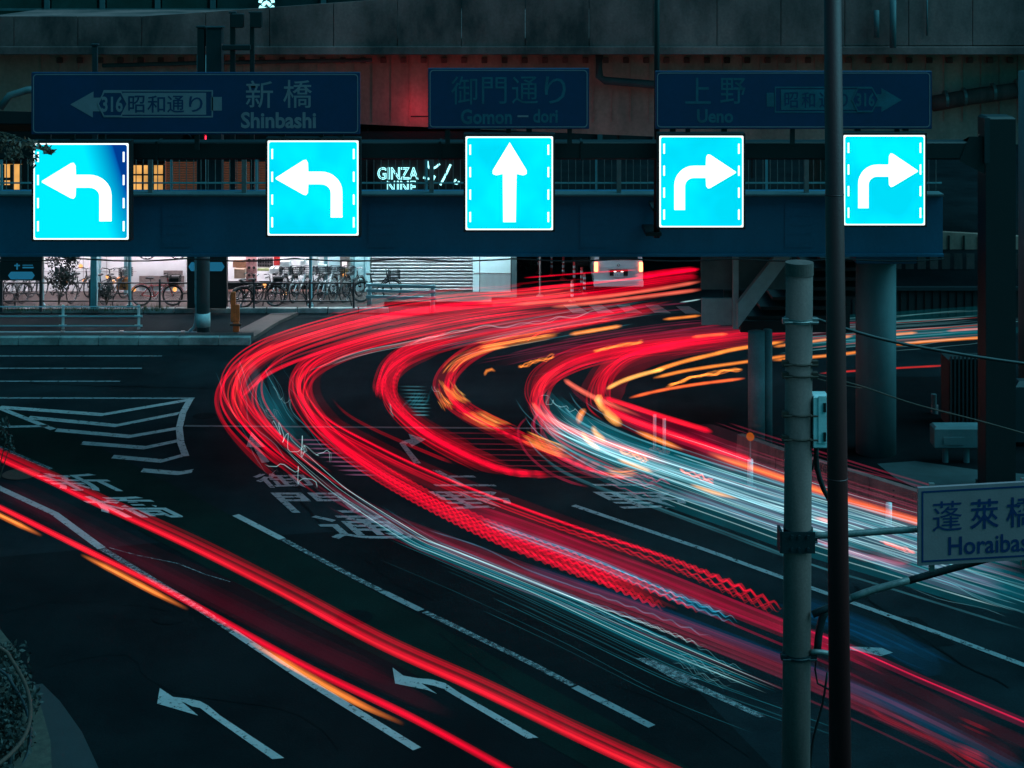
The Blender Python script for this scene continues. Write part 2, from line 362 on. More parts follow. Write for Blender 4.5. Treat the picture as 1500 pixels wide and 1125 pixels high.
# pavement beyond the side street, kerbs, the median on the left
def slab(name, px, h, m, label=None):
    b = MB(); p = [G(x, y) for x, y in px]; n = len(p)
    b.add([(q.x, q.y, 0) for q in p]+[(q.x, q.y, h) for q in p], [tuple(range(n, 2*n))]+[(i, (i+1) % n, n+(i+1) % n, n+i) for i in range(n)])
    return struct(name, b, m, label)
b = MB(); y1 = G(0, 457).y
b.box(-60, G(560, 457).x, y1, 57.3, 0, .15); b.box(G(560, 457).x, G(720, 445).x, y1+.9, 57.3, 0, .15)
b.box(G(720, 445).x, G(757, 445).x, 56.3, 57.3, 0, .15)
struct('pavement', b, 'pave')
b = MB(); k = -60
while k < G(553, 457).x: b.box(k, k+.96, y1-.2, y1-.004, 0, .165, .012); k += 1
struct('kerb', b, 'kerb')
yk = G(0, 506).y; b = MB(); x = -40.0; xe = G(367, 506).x
while x < xe-.3:
    w = min(1.18, xe-x-.02); b.box(x, x+w, yk, yk+.25, 0, .24, .015); x += 1.2
struct('kerb', b, 'kerb')
b = MB(); b.box(-40, xe-.02, yk+.26, yk+.75, 0, .22); struct('median_strip', b, 'dark')
slab('median_tip', [(367, 502), (377, 495), (408, 475), (437, 462), (398, 463), (345, 490), (345, 502)], .10, 'pave')
# corner island at the lower left with its path
slab('footpath', [(48, 1006), (62, 1004), (88, 1030), (120, 1075), (150, 1140), (160, 1230), (60, 1230), (76, 1125)], .03, mat('dark_footpath', (.016, .018, .022), .8))
slab('planting_bed', [(-120, 925), (0, 935), (24, 965), (45, 1015), (60, 1050), (74, 1100), (80, 1230), (-160, 1230)], .16, 'bark')

# ---------------------------------------------------------------- vegetation helper
def leaf_cloud(mb, clusters, n, size, flat=1.0):
    for _ in range(n):
        c, r = random.choice(clusters)
        d = Vector((random.gauss(0, 1), random.gauss(0, 1), random.gauss(0, 1))).normalized()*(random.random()**.45)
        p = Vector(c)+Vector((d.x*r[0], d.y*r[1], d.z*r[2]))
        u = Vector((rnd(-1, 1), rnd(-1, 1), rnd(-1, 1))).normalized(); w = u.orthogonal().normalized(); s = size*rnd(.6, 1.4)
        mb.add([p-u*s, p+w*s*.42, p+u*s, p-w*s*.42], [(0, 1, 2, 3)])
def bush(px, py, D, w, h, label, n=700, leafm='leaf', size=.06, cat='bush', name='bush', stems=5):
    b0 = A(px, py, D); t_ = thing(name, b0, label, cat)
    s_ = MB(); cl = []
    for i in range(stems):
        a_ = rnd(0, 6.28); q = b0+Vector((cos(a_)*w*.33, sin(a_)*w*.25, h*rnd(.55, .95)))
        s_.cyl(b0, b0.lerp(q, .5)+Vector((rnd(-.05, .05), 0, 0)), .022, .015, 6); s_.cyl(b0.lerp(q, .5), q, .015, .006, 6)
        cl.append((q, (w*.24, w*.24, h*.16))); cl.append((b0.lerp(q, .6), (w*.3, w*.25, h*.2)))
    s_.build('stem', 'bark', t_)
    f_ = MB(); leaf_cloud(f_, cl, n, size); f_.build('foliage', leafm, t_)
    return t_

# ---------------------------------------------------------------- expressway overhead
ex = thing('expressway_viaduct', (0, 57, 5.6), 'grey concrete expressway viaduct crossing above the footbridge and the signs', 'viaduct')
Df = 55.0
b = MB(); L_, R_ = A(-260, 21, Df), A(1800, -22, Df); bl, br = A(-260, 70, Df), A(1800, 66, Df)
xs = [L_.x+(R_.x-L_.x)*i/22 for i in range(23)]
for i in range(22):
    u0, u1 = i/22, (i+1)/22-.0007
    def zt(u): xx = -260+2060*u; return A(0, 24 if xx < 215 else 24-(xx-215)*.072, Df).z if xx < 900 else A(0, -26, Df).z
    zb = A(0, 71-6*u0, Df).z
    b.add([(xs[i], Df, zb), (xs[i+1]-.025, Df, zb), (xs[i+1]-.025, Df, zt(u1)), (xs[i], Df, zt(u0)),
           (xs[i], Df+.3, zb), (xs[i+1]-.025, Df+.3, zb), (xs[i+1]-.025, Df+.3, zt(u1)), (xs[i], Df+.3, zt(u0))],
          [(0, 1, 2, 3), (7, 6, 5, 4), (1, 0, 4, 5), (2, 1, 5, 6), (3, 2, 6, 7), (0, 3, 7, 4)])
b.build('parapet', 'fascia', ex)
b = MB(); z0 = A(0, 80, Df).z; b.box(L_.x, R_.x, Df-.12, Df+2.2, z0, A(0, 68, Df).z, .02)
b.build('deck_edge', 'fascia', ex)
b = MB(); b.box(L_.x, R_.x, Df+.31, 80, A(0, 68, Df).z, A(0, 68, Df).z+.25); b.build('deck', 'fascia', ex)
Dg = 57.6; segs = [(-260, 155), (330, 172), (530, 182), (760, 192), (1010, 202), (1200, 208), (1800, 215)]
b = MB(); zt_ = z0
for (xa, ya), (xb, yb) in zip(segs, segs[1:]):
    p, q = A(xa, ya, Dg), A(xb, yb, Dg)
    b.add([(p.x, Dg, p.z), (q.x, Dg, q.z), (q.x, Dg, zt_), (p.x, Dg, zt_), (p.x, Dg+1.6, p.z), (q.x, Dg+1.6, q.z), (q.x, Dg+1.6, zt_), (p.x, Dg+1.6, zt_)],
          [(0, 1, 2, 3), (7, 6, 5, 4), (1, 0, 4, 5), (0, 3, 7, 4), (1, 5, 6, 2)])
b.build('girder', 'girder', ex)
b = MB()
for i in range(64):                        # stiffeners and their joints
    x = A(60+27*i, 0, Dg).x; b.box(x-.012, x+.012, Dg-.05, Dg-.002, A(0, 160 if i < 16 else 178, Dg).z, zt_)
b.each('stiffener', 'girder', ex)
for i in range(50):
    c = A(88+29.6*i, 88, Dg-.06); k = MB(); k.box(c.x-.10, c.x+.10, Dg-.16, Dg-.052, c.z-.10, c.z+.10, .02); k.build('bracket', 'fascia', ex)
b = MB(); b.tube([A(1365, 152, 56.6), A(1420, 142, 56.6), (A(1500, 131, 56.6)), A(1700, 120, 56.6)], .27, 14)
b.build('drain_pipe', 'polec', ex, True)
b = MB()
for x in (1385, 1412, 1455, 1490): 
    c = A(x, 149-(x-1365)*.155, 56.6); b.cyl(c-Vector((.05, 0, 0)), c+Vector((.05, 0, .006)), .31, n=16)
b.each('pipe_collar', 'steel', ex)
b = MB(); b.tube([A(878, 80, 56.7), A(878, 112, 56.7), A(886, 118, 56.7), A(960, 124, 56.7), A(1100, 128, 56.7)], .14, 10); b.each('drain_pipe', 'pillar', ex, True)
b = MB(); b.tube([A(0, 158, 54.2), A(14, 140, 54.2), A(40, 132, 54.2), A(60, 131, 54.2)], .12, 8); b.tube([A(150, 96, 56.9), A(300, 92, 56.9), A(545, 88, 56.9)], .07, 8)
b.tube([A(1308, 0, 54.6), A(1308, 70, 54.6)], .11, 8); b.tube([A(1284, 15, 54.7), A(1284, 55, 54.7)], .09, 8)
b.tube([A(1358, -10, 54.9), A(1358, 52, 54.9)], .03, 6)
b.each('drain_pipe', 'pillar', ex, True)
b = MB()                                   # shade side: cross beams under the girder
for x in (420, 540, 657, 905, 1100): c = A(x, 0, 58.5); b.box(c.x-.04, c.x+.04, 58.2, 58.3, 3.9, 5.6)
b.each('cross_frame', 'gantry', ex)
# columns that carry it, far back in the dark
for x, D in ((1497, 44.0), (1180, 66), (980, 70)):
    c = A(x, 0, D); k = MB(); k.cyl((c.x+.55, c.y, 0), (c.x+.55, c.y, A(0, 68, Df).z), .62, n=24); k.build('column', 'pillar', ex, True)

# ---------------------------------------------------------------- arcade building under it
FD = 57.3
bd = thing('arcade_building', (-9, FD, 0), 'long low shopping arcade under the viaduct with white tiled walls and a roller shutter', 'building')
def fx(x): return A(x, 0, FD).x
def fz(y): return A(0, y, FD).z
b = MB(); b.box(-60, fx(757), FD+2.5, FD+2.8, 0, 5.6); b.build('back_wall', 'dark', bd)
b = MB(); b.box(-60, fx(757), FD, FD+.3, fz(330), fz(286)); b.box(-60, fx(34), FD, FD+.3, fz(236), 5.6); b.box(fx(34), fx(192), FD, FD+.3, fz(286), 5.6)
b.box(fx(392), fx(757), FD, FD+.3, fz(286), 5.6); b.box(fx(192), fx(392), FD, FD+.3, fz(236), 5.6); b.build('upper_wall', 'dark', bd)
b = MB()
for i in range(20): z = fz(285)+i*.058; b.box(fx(243), fx(392), FD+.05, FD+.12, z, z+.032)
b.build('louvre', mat('orange_brown_louvre', (.55, .22, .12), .6), bd)  # slats coloured orange-brown
b = MB(); b.box(fx(240), fx(392), FD+.2, FD+.25, fz(286), fz(236)); b.build('louvre_wall', emit('warm_glow_wall', (.35, .09, .045), .42), bd)  # wall given its own warm glow in place of lamplight
w_ = MB(); w_.box(fx(193), fx(240), FD+.05, FD+.1, fz(279), fz(241)); w_ = w_.build('window', 'warmwin', bd)
b = MB()
for x in (193, 209, 224, 240): b.box(fx(x)-.03, fx(x)+.03, FD-.02, FD+.045, fz(279), fz(241))
for y in (241, 256, 268): b.box(fx(193), fx(240), FD-.012, FD+.04, fz(y)-.025, fz(y)+.025)
b.build('window_frame', 'black', w_)
w_ = MB(); w_.box(fx(-60), fx(31), FD+.05, FD+.1, fz(279), fz(241)); w_ = w_.build('window', 'warmwin', bd)
b = MB()
for x in (-24, -8, 4, 17, 31): b.box(fx(x)-.05, fx(x)+.05, FD-.02, FD+.045, fz(279), fz(241))
b.box(fx(-60), fx(18), FD-.012, FD+.04, fz(262)-.05, fz(262)+.04); b.box(fx(-60), fx(18), FD-.012, FD+.04, fz(272)-.15, fz(272)+.02)
b.build('window_frame', 'rust', w_)
# ground floor
b = MB(); b.box(fx(-160), fx(200), FD+.02, FD+.3, fz(432), fz(330)); b.build('tiled_wall', 'tilew', bd)
b = MB()
for x in range(-150, 200, 34): b.box(fx(x)-.006, fx(x)+.006, FD+.013, FD+.021, fz(432), fz(335))
for y in (398, 360): b.box(fx(-160), fx(200), FD+.012, FD+.0205, fz(y)-.006, fz(y)+.006)
b.build('tile_joint', 'steel', bd)
b = MB(); b.box(-40, fx(484), FD-.03, FD+.3, .15, fz(431)); b.build('wall_base', 'brick', bd)
b = MB()
for x in (147,): b.box(fx(x)-.04, fx(x)+.04, FD-.12, FD-.04, 0.15, 3.0)
for x in (190, 480): b.box(fx(x)-.06, fx(x)+.06, FD-.6, FD-.48, 0.15, 3.2)
b.each('door_post', 'rail', bd)
b = MB(); b.box(fx(200), fx(272), FD+.02, FD+.3, fz(432), fz(330)); b.build('shop_back', 'tilew', bd)
b = MB(); b.box(fx(204), fx(270), FD-.02, FD+.01, fz(420), fz(404)); b.box(fx(240), fx(268), FD-.05, FD-.01, fz(403), fz(396)); b.each('shop_panel', 'steel', bd)
b = MB(); b.box(fx(330), fx(482), FD+.5, FD+.6, .4, 3.2); b.build('shop_back', 'tilew', bd)
b = MB(); b.box(fx(482), fx(542), FD+.02, FD+.3, .15, 3.2); b.build('door_panel', mat('pale_cyan_panel', (.45, .62, .66), .4, var=.1), bd)
b = MB()
for x in (512, 519, 534): b.box(fx(x)-.03, fx(x)+.03, FD-.03, FD+.015, .15, 3.1)
b.each('door_frame', 'rail', bd)
b = MB(); z = .15
pr = []
while z < 3.1:
    x0, x1 = fx(544), fx(692)
    b.add([(x0, FD+.06, z), (x1, FD+.06, z), (x1, FD-.0, z+.045), (x0, FD-.0, z+.045), (x1, FD-.0, z+.075), (x0, FD-.0, z+.075), (x1, FD+.06, z+.11), (x0, FD+.06, z+.11)],
          [(0, 1, 2, 3), (3, 2, 4, 5), (5, 4, 6, 7)]); z += .11
b.build('roller_shutter', 'shutter', bd)
b = MB(); b.box(fx(692)+.01, fx(702), FD-.03, FD+.2, .15, 3.2); b.box(fx(702)+.03, fx(748), FD-.03, FD+.2, .15, 3.2); b.build('end_panel', mat('pale_panel', (.66, .78, .80), .35, var=.06), bd)
b = MB(); b.box(fx(694), fx(748), FD-.045, FD-.032, fz(400)-.012, fz(400)+.012)
for i in range(26): x = fx(704)+i*(fx(747)-fx(704))/25; b.box(x-.004, x+.004, FD-.044, FD-.033, .2, fz(402))
b.build('mesh_line', 'steel', bd)
b = MB(); b.box(fx(749), fx(757), FD-.12, FD+.2, 0, 3.4); b.build('corner_post', 'pillar', bd)
b = MB(); b.box(-60, fx(757), FD-1.5, FD, 3.30, 3.45); b.box(-60, fx(757), FD-1.55, FD-1.502, 2.85, 3.45); b.build('canopy', 'black', bd)  # front lip added, out of view, to keep tube light off the road
for i, x in enumerate(range(-140, 740, 62)):       # the tubes that light the shop fronts
    c = A(x, 0, FD-.9); t_ = thing('strip_light', (c.x, c.y, 3.2), 'white fluorescent strip light under the arcade canopy above the bicycles', 'lamp', 'strip lights under the arcade canopy')
    k = MB(); k.box(c.x-.62, c.x+.62, c.y-.06, c.y+.06, 3.24, 3.295); k.build('housing', 'white', t_)
    k = MB(); k.cyl((c.x-.58, c.y, 3.20), (c.x+.58, c.y, 3.20), .045, n=8); k.build('tube', 'tubec' if x > 430 else 'tube', t_)
# shop goods and posters
def goods(name, x0, x1, y0, y1, D, d, m, label, cat, group=None):
    p, q = A(x0, y1, D), A(x1, y0, D); k = MB(); k.box(p.x, q.x, D, D+d, p.z, q.z, .01)
    return tag(k.build(name, m), label, cat, group)
goods('wooden_crate', 341, 360, 383, 392, 56.9, .3, 'wood', 'brown box with a white label on the pink shelf left of the posters', 'box')
goods('cardboard_box', 343, 359, 394, 408, 56.7, .3, mat('tan_card', (.42, .26, .19), .8), 'tan cardboard box standing under the brown box', 'box')
ps = goods('poster_board', 360, 376, 375, 412, 57.0, .05, 'pink', 'pink poster board with small black umbrella marks', 'poster')
k = MB()
for i in range(2):
    for j in range(3):
        c = A(365+i*7, 381+j*11, 56.98); k.cyl((c.x, 56.96, c.z), (c.x, 56.99, c.z), .05, n=8); k.box(c.x-.008, c.x+.008, 56.965, 56.985, c.z-.12, c.z)
k.build('printed_mark', 'black', ps)
ps = goods('poster_board', 377, 400, 375, 392, 57.05, .05, mat('pale_poster', (.55, .42, .44), .7), 'pale poster covered in rows of tiny black marks', 'poster')
k = MB()
for i in range(9):
    for j in range(3): c = A(379+i*2.4, 380+j*4.4, 57.03); k.box(c.x-.018, c.x+.018, 57.03, 57.045, c.z-.035, c.z+.035)
k.build('printed_mark', 'black', ps)
goods('notice', 377, 394, 393, 397, 57.0, .04, mat('lime_card', (.45, .5, .2), .7), 'small lime green notice strip below the pale poster', 'notice')
goods('banner', 401, 410, 375, 389, 57.0, .04, 'red', 'red hanging banner beside the pale poster', 'banner')
for i, (x0, x1, y0, y1) in enumerate(((395, 412, 393, 401), (410, 424, 383, 391), (440, 447, 381, 388), (455, 466, 376, 388), (466, 478, 388, 400))):
    goods('white_bag', x0, x1, y0, y1, 56.6, .35, 'white', 'white covered parcel stacked behind the parked bicycles', 'parcel', 'white parcels behind the bicycles')
t_ = thing('vending_shelf', A(503, 400, 56.9), 'narrow lit dispenser with a white face beside the pale doors', 'dispenser')
k = MB(); p = A(498, 437, 56.9); q = A(512, 374, 56.9); k.box(p.x, q.x, 56.9, 57.2, .15, q.z, .02); k.build('cabinet', 'steel', t_)
k = MB(); p = A(501, 392, 56.88); q = A(508, 383, 56.88); k.box(p.x, q.x, 56.88, 56.895, p.z, q.z); k.build('lit_face', emit('lit_face', (1, .9, .95), 1.2), t_)
k = MB(); p = A(500, 401, 56.86); q = A(509, 394, 56.86); k.box(p.x, q.x, 56.86, 56.89, p.z, q.z); k.build('goods', mat('gold_goods', (.6, .35, .1), .5), t_)
# neon GINZA NINE with the big swooping mark
ns = thing('neon_sign', A(590, 262, 56.9), 'cyan outlined neon letters reading GINZA NINE seen through the footbridge railing', 'neon sign')
def neon_text(body, x0, x1, y0, y1, D, r, m='neon'):
    c = bpy.data.curves.new('writing', 'FONT'); c.body = body; c.fill_mode = 'NONE'; c.bevel_depth = r; c.bevel_resolution = 1; c.resolution_u = 4
    o = bpy.data.objects.new('writing', c); COL.objects.link(o); bpy.context.view_layer.update()
    me = bpy.data.meshes.new_from_object(o.evaluated_get(bpy.context.evaluated_depsgraph_get()))
    vs = [tuple(v.co) for v in me.vertices]; fs = [tuple(p.vertices) for p in me.polygons]
    bpy.data.objects.remove(o); bpy.data.meshes.remove(me)
    ax, bx = min(v[0] for v in vs), max(v[0] for v in vs); ay, by = min(v[1] for v in vs), max(v[1] for v in vs)
    p, q = A(x0, y1, D), A(x1, y0, D); k = MB()
    k.add([(p.x+(v[0]-ax)/(bx-ax)*(q.x-p.x), D-v[2]*1.2, p.z+(v[1]-ay)/(by-ay)*(q.z-p.z)) for v in vs], fs)
    return k
neon_text('GINZA', 553, 613, 245, 263, 56.9, .022).build('lettering', 'neon', ns)
neon_text('NINE', 567, 609, 265, 282, 56.9, .022).build('lettering', 'neon', ns)
sm = thing('neon_mark', A(650, 262, 56.9), 'broken cyan neon strokes of a large swooping numeral beside the neon letters', 'neon sign')
def npath(px, r=.035):
    pts, _ = crom([A(x, y, 56.9) for x, y in px], .05); k = MB(); k.tube(pts, r, 8); k.build('neon_stroke', 'neon', sm, True)
npath([(626, 236), (627, 243), (631, 247), (638, 245), (644, 240)]); npath([(620, 260), (628, 262), (633, 260), (636, 257)])
npath([(637, 258), (634, 264), (630, 272)]); npath([(660, 241), (653, 256), (645, 271)]); npath([(668, 263), (665, 267), (669, 269), (673, 266)]); 
b = MB(); b.box(A(550, 0, 57).x, A(678, 0, 57).x, 57.0, 57.08, A(0, 285, 57).z, A(0, 234, 57).z); b.build('backing', 'black', ns)

# office building far behind, over the top of the viaduct
ob = thing('office_building', (0, 100, 0), 'dark office building with unlit window bays beyond the viaduct', 'building')
b = MB(); b.box(-60, 75, 100, 120, 0, 30); b.build('wall', 'dark', ob)
wm = mat('unlit_window', (.03, .07, .075), .15, var=.6, scale=.5, bump=0)
for i in range(28):
    x = -44+i*3.3; k = MB(); k.box(x, x+2.7, 99.9, 99.99, 7.2, 14.0); k.build('window', wm, ob)
b = MB(); 
for z in (8.1, 9.6, 11.2): b.box(-60, 75, 99.8, 99.89, z, z+.14)
for i in range(28): b.box(-44.4+i*3.3, -44.1+i*3.3, 99.75, 99.89, 0, 30)
b.build('mullion', 'pillar', ob)
t_ = thing('neon_emblem', A(390, 4, 70), 'small cyan neon swirl glowing above the viaduct edge at the top', 'neon sign')
for px in ([(381, 4), (383, -2), (390, -6), (398, -2), (400, 4)], [(380, 10), (388, 13), (396, 13), (401, 9)], [(385, 8), (390, 3), (396, 8)]):
    pts, _ = crom([A(x, y, 70) for x, y in px], .1); k = MB(); k.tube(pts, .07, 8); k.build('neon_stroke', 'neon', t_)
k = MB(); p = A(378, 14, 70.2); q = A(402, -12, 70.2); k.box(p.x, q.x, 70.2, 70.5, p.z, q.z, .1); k.build('backing', 'black', t_)
k = MB(); k.box(A(386, 0, 70.6).x, A(394, 0, 70.6).x, 70.55, 70.8, A(0, 70, 55).z, A(0, 0, 70).z); k.build('mount', 'black', t_)

# ---------------------------------------------------------------- footbridge
BD = 38.2
fb = thing('footbridge', A(700, 375, BD), 'long dark blue steel footbridge crossing behind the lit lane signs', 'footbridge')
def bz(y, D=BD): return A(0, y, D).z
xl, xr = A(-200, 0, BD).x, A(1381, 0, BD).x
b = MB(); b.box(xl, xr, BD, BD+.28, bz(371), bz(287), .01); b.box(xl, xr, BD-.10, BD+.5, bz(375), bz(371)-.002); b.build('girder', 'navy', fb)
b = MB(); b.box(xl, xr, BD-.12, BD+.34, bz(287)+.002, bz(283), .01); b.build('girder_cap', 'rail' if 0 else 'pillar', fb)
b = MB(); b.box(xl, xr, BD+3.0, BD+3.25, bz(371), 5.95, .01); b.build('girder', 'navy', fb)
b = MB(); b.box(xl, xr, BD+.29, BD+2.99, bz(368), bz(368)+.2); b.build('deck', 'dark', fb)
zr0, zr1 = bz(283), bz(226)
rl = MB(); rl.box(xl, xr, BD+.06, BD+.13, zr1, zr1+.06, .01); rl.box(xl, xr, BD+.075, BD+.115, bz(270), bz(270)+.035); rl = rl.build('railing', 'rail', fb)
b = MB(); x = xl+.1; i = 0
while x < xr:
    if i % 13 == 0: b.box(x-.05, x+.05, BD+.04, BD+.14, zr0, zr1+.02)
    else: b.box(x-.009, x+.009, BD+.085, BD+.103, zr0+.06, zr1)
    x += .165; i += 1
b.build('baluster', 'railw', rl)
b = MB(); x = xl+.1
b.box(xl, xr, BD+3.1, BD+3.15, 6.72, 6.78)
while x < xr: b.box(x-.03, x+.03, BD+3.10, BD+3.14, 5.9, 6.72); x += 2.1
b.build('far_railing', 'rail', fb)
for x in (-40, 258, 560, 870, 1170):
    sp_ = MB(); p = A(x, 0, BD); sp_.box(p.x-.32, p.x+.32, BD-.014, BD-.002, bz(362), bz(296))
    for dx_ in (-.26, -.16, -.06, .06, .16, .26):
        for j in range(5): zc = bz(302+j*13.5); sp_.cyl((p.x+dx_, BD-.03, zc), (p.x+dx_, BD-.0145, zc), .014, n=6)
    sp_.build('splice_plate', 'navy', fb)
pts = []
for i in range(61): xx = xl+(xr-xl)*i/60; pts.append(Vector((xx, BD-.14, bz(375)-.03-.06*abs(sin(i*.52)))))
k = MB(); k.tube(pts, .018, 6); k.build('hanging_cable', 'black', fb)
# pillars
c = A(1283, 0, BD+1.4); k = MB(); k.cyl((c.x, c.y, 0), (c.x, c.y, bz(372)), .47, n=32); k.build('pillar', 'pillar', fb, True)
k = MB(); k.box(c.x-.7, c.x+.7, BD+.3, BD+2.9, bz(368)-.35, bz(368)-.01, .03); k.build('bearing_beam', 'navy', fb)
c = A(1108, 0, 39.9); zp = A(0, 484, 40.0).z
k = MB(); k.cyl((c.x, 39.9, 0), (c.x, 39.9, zp), .20, n=20); k.cyl((c.x+.30, 40.1, 0), (c.x+.30, 40.1, zp), .11, n=14); k.cyl((c.x, 39.9, 0), (c.x, 39.9, .12), .30, n=20); k.build('pillar', mat('stair_pillar_paint', (.20, .25, .27), .8, var=.4, scale=1.5), fb, True)
# stairs seen at the right end
st = MB(); p0 = A(1028, 0, 41); p1 = A(1078, 0, 41)
st.box(p0.x, p1.x, 41, 41.1, A(0, 476, 41).z, A(0, 437, 41).z)
st.build('stair_side', 'stairs', fb)
st = MB(); st.box(A(1027, 0, 41.2).x, A(1160, 0, 41.2).x, 41.2, 41.26, A(0, 424, 41.2).z, 5.2); st.build('stair_panel', mat('stair_panel', (.10, .16, .17), .6, scale=2), fb)
st = MB(); st.box(A(1074, 0, 40.8).x, A(1082, 0, 40.8).x, 40.8, 40.98, A(0, 482, 40.8).z, 5.1); st.build('stair_post', 'stairs', fb)
st = MB(); q0, q1 = A(1080, 480, 40.6), A(1160, 372, 40.6)
d = .30
st.add([(q0.x, 40.5, q0.z), (q1.x, 40.5, q1.z), (q1.x, 40.5, q1.z+.52), (q0.x, 40.5, q0.z+.60), (q0.x, 40.75, q0.z), (q1.x, 40.75, q1.z), (q1.x, 40.75, q1.z+.52), (q0.x, 40.75, q0.z+.60)],
       [(0, 1, 2, 3), (7, 6, 5, 4), (3, 2, 6, 7), (0, 4, 5, 1), (0, 3, 7, 4), (1, 5, 6, 2)])
st.build('stair_stringer', 'stairs', fb)
st = MB(); st.box(A(1085, 0, 41.4).x, A(1240, 0, 41.4).x, 41.4, 43.5, A(0, 487, 41.4).z, A(0, 470, 41.4).z); 
for i in range(7): st.box(A(1096, 0, 41.5).x+i*.3, A(1096, 0, 41.5).x+i*.3+2.2, 41.5, 43.4, A(0, 468, 41.5).z+i*.24, A(0, 468, 41.5).z+i*.24+.08)
st.build('stair_flight', 'dark', fb)
st = MB(); st.box(A(1120, 0, 44).x, A(1245, 0, 44).x, 44, 44.1, A(0, 486, 44).z, 5.2); st.build('stair_back', 'dark', fb)

# ---------------------------------------------------------------- sign gantry
GD = 36.6
ga = thing('sign_gantry', A(1464, 710, GD), 'black steel gantry beam with a thick post at its right end carrying all road signs', 'gantry')
b = MB(); b.box(A(-260, 0, GD).x, A(1443, 0, GD).x, GD, GD+.5, A(0, 234, GD).z, A(0, 208, GD).z, .03)
x = -14
while x < A(1443, 0, GD).x: b.box(x, x+.05, GD-.03, GD+.53, A(0, 235, GD).z, A(0, 207, GD).z); x += 3.1
b.build('beam', 'black', ga)
k = MB(); k.box(A(1443, 0, GD).x+.003, A(1487, 0, GD).x, GD-.05, GD+.6, 0, A(0, 171, GD).z, .05); k.build('post', 'black', ga)
k = MB(); k.box(A(1440, 0, GD).x, A(1448, 0, GD).x, GD-.12, GD-.052, A(0, 238, GD).z, A(0, 172, GD).z); k.box(A(1441, 0, GD).x, A(1489, 0, GD).x, GD-.1, GD+.65, 0, .12); k.each('flange', 'gantry', ga)
k = MB(); k.add([A(1405, 236, GD-.02), A(1443, 236, GD-.02), A(1443, 255, GD-.02), A(1405, 208, GD+.5), A(1443, 208, GD+.5), A(1443, 200, GD-.02), A(1420, 200, GD-.02)], [(0, 1, 2), (0, 1, 5, 6), (3, 4, 5, 6)]); k.build('gusset', 'black', ga)
b = MB()
for x in (72, 152, 415, 500, 700, 775, 985, 1060, 1255, 1325):
    c = A(x, 0, GD); b.box(c.x-.06, c.x+.06, GD-.13, GD-.004, A(0, 225, GD).z, A(0, 186, GD).z); 
b.each('sign_bracket', 'black', ga)

def rrect(x0, x1, z0, z1, r, n=5):
    pts = []
    for cx_, cz_, a0 in ((x1-r, z1-r, 0), (x0+r, z1-r, 90), (x0+r, z0+r, 180), (x1-r, z0+r, 270)):
        for i in range(n+1): a_ = radians(a0+90*i/n); pts.append((cx_+r*cos(a_), cz_+r*sin(a_)))
    return pts
def ring(mb, outer, inner, y0, y1):
    n = len(outer)
    vs = [(x, y0, z) for x, z in outer]+[(x, y0, z) for x, z in inner]+[(x, y1, z) for x, z in outer]+[(x, y1, z) for x, z in inner]
    fs = []
    for i in range(n):
        j = (i+1) % n
        fs += [(i, j, n+j, n+i), (2*n+i, 3*n+i, 3*n+j, 2*n+j), (i, 2*n+i, 2*n+j, j), (n+i, n+j, 3*n+j, 3*n+i)]
    mb.add(vs, fs)
SD = GD-.45
def lane_sign(x0, y0, x1, y1, kind, label, face='s_cyan'):
    p, q = A(x0, y1, SD), A(x1, y0, SD); cx_, cz_ = (p.x+q.x)/2, (p.z+q.z)/2; w, h = q.x-p.x, q.z-p.z
    t_ = thing('lane_sign', (cx_, SD, p.z), label, 'road sign', 'lit lane signs under the gantry')
    k = MB(); k.box(p.x-.045, q.x+.045, SD+.02, SD+.30, p.z-.045, q.z+.06, .012); k.build('housing', 'black', t_)
    k = MB(); k.prism(rrect(p.x, q.x, p.z, q.z, .02), SD+.005, SD+.019); k.build('rim', 's_white', t_)
    k = MB(); k.prism(rrect(p.x+.03, q.x-.03, p.z+.03, q.z-.03, .05), SD-.004, SD+.004); k.build('panel', face, t_)
    k = MB()
    for sx in (p.x+.10, q.x-.10):
        for u in (.14, .38, .62, .86): k.box(sx-.019, sx+.019, SD-.010, SD-.005, p.z+h*u-.11, p.z+h*u+.11)
    k.each('lane_dash', 's_white', t_)
    def T(u, v): return (p.x+w*u, p.z+h*v)
    if kind == 'up':
        pts = [T(.43, .085), T(.575, .085), T(.585, .60), T(.66, .585), T(.70, .60), T(.70, .64), T(.505, .94), T(.31, .64), T(.31, .60), T(.35, .585), T(.425, .60)]
    else:
        o = []
        ox, oz, ro, ri = .56, .45, .265, .135     # bend of the shaft
        o += [(.825, .19), (.825, .45)]
        o = [(.695, .19), (.825, .19), (.825, .46)]
        for i in range(1, 9): a_ = radians(90*i/8); o.append((.825-.235+.235*cos(a_), .46+.215*sin(a_)))
        o += [(.45, .675), (.445, .77), (.425, .80), (.395, .795), (.09, .61), (.09, .595), (.395, .43), (.425, .425), (.445, .45), (.45, .54), (.59, .54)]
        for i in range(1, 7): a_ = radians(90*(1-i/6)); o.append((.59+.105*cos(a_), .45+.09*sin(a_)))
        pts = [T(u if kind == 'left' else 1-u, v) for u, v in o]
    k = MB(); k.prism(pts, SD-.012, SD-.0055); k.build('arrow', 's_white', t_)
    return t_
lane_sign(49, 210, 188, 351, 'left', 'lit cyan left turn sign with a dim right side, touched by the twig', 's_cyan2')
lane_sign(392, 206, 525, 345, 'left', 'evenly lit cyan left turn sign under the right end of the Shinbashi sign')
lane_sign(682, 200, 810, 337, 'up', 'lit cyan straight ahead arrow sign under the Gomon-dori sign')
lane_sign(966, 199, 1089, 333, 'right', 'lit cyan right turn sign under the Ueno lettering, left of the brown pole')
lane_sign(1236, 198, 1355, 330, 'right', 'lit cyan right turn sign just right of the tall brown pole')
TD = GD-.38
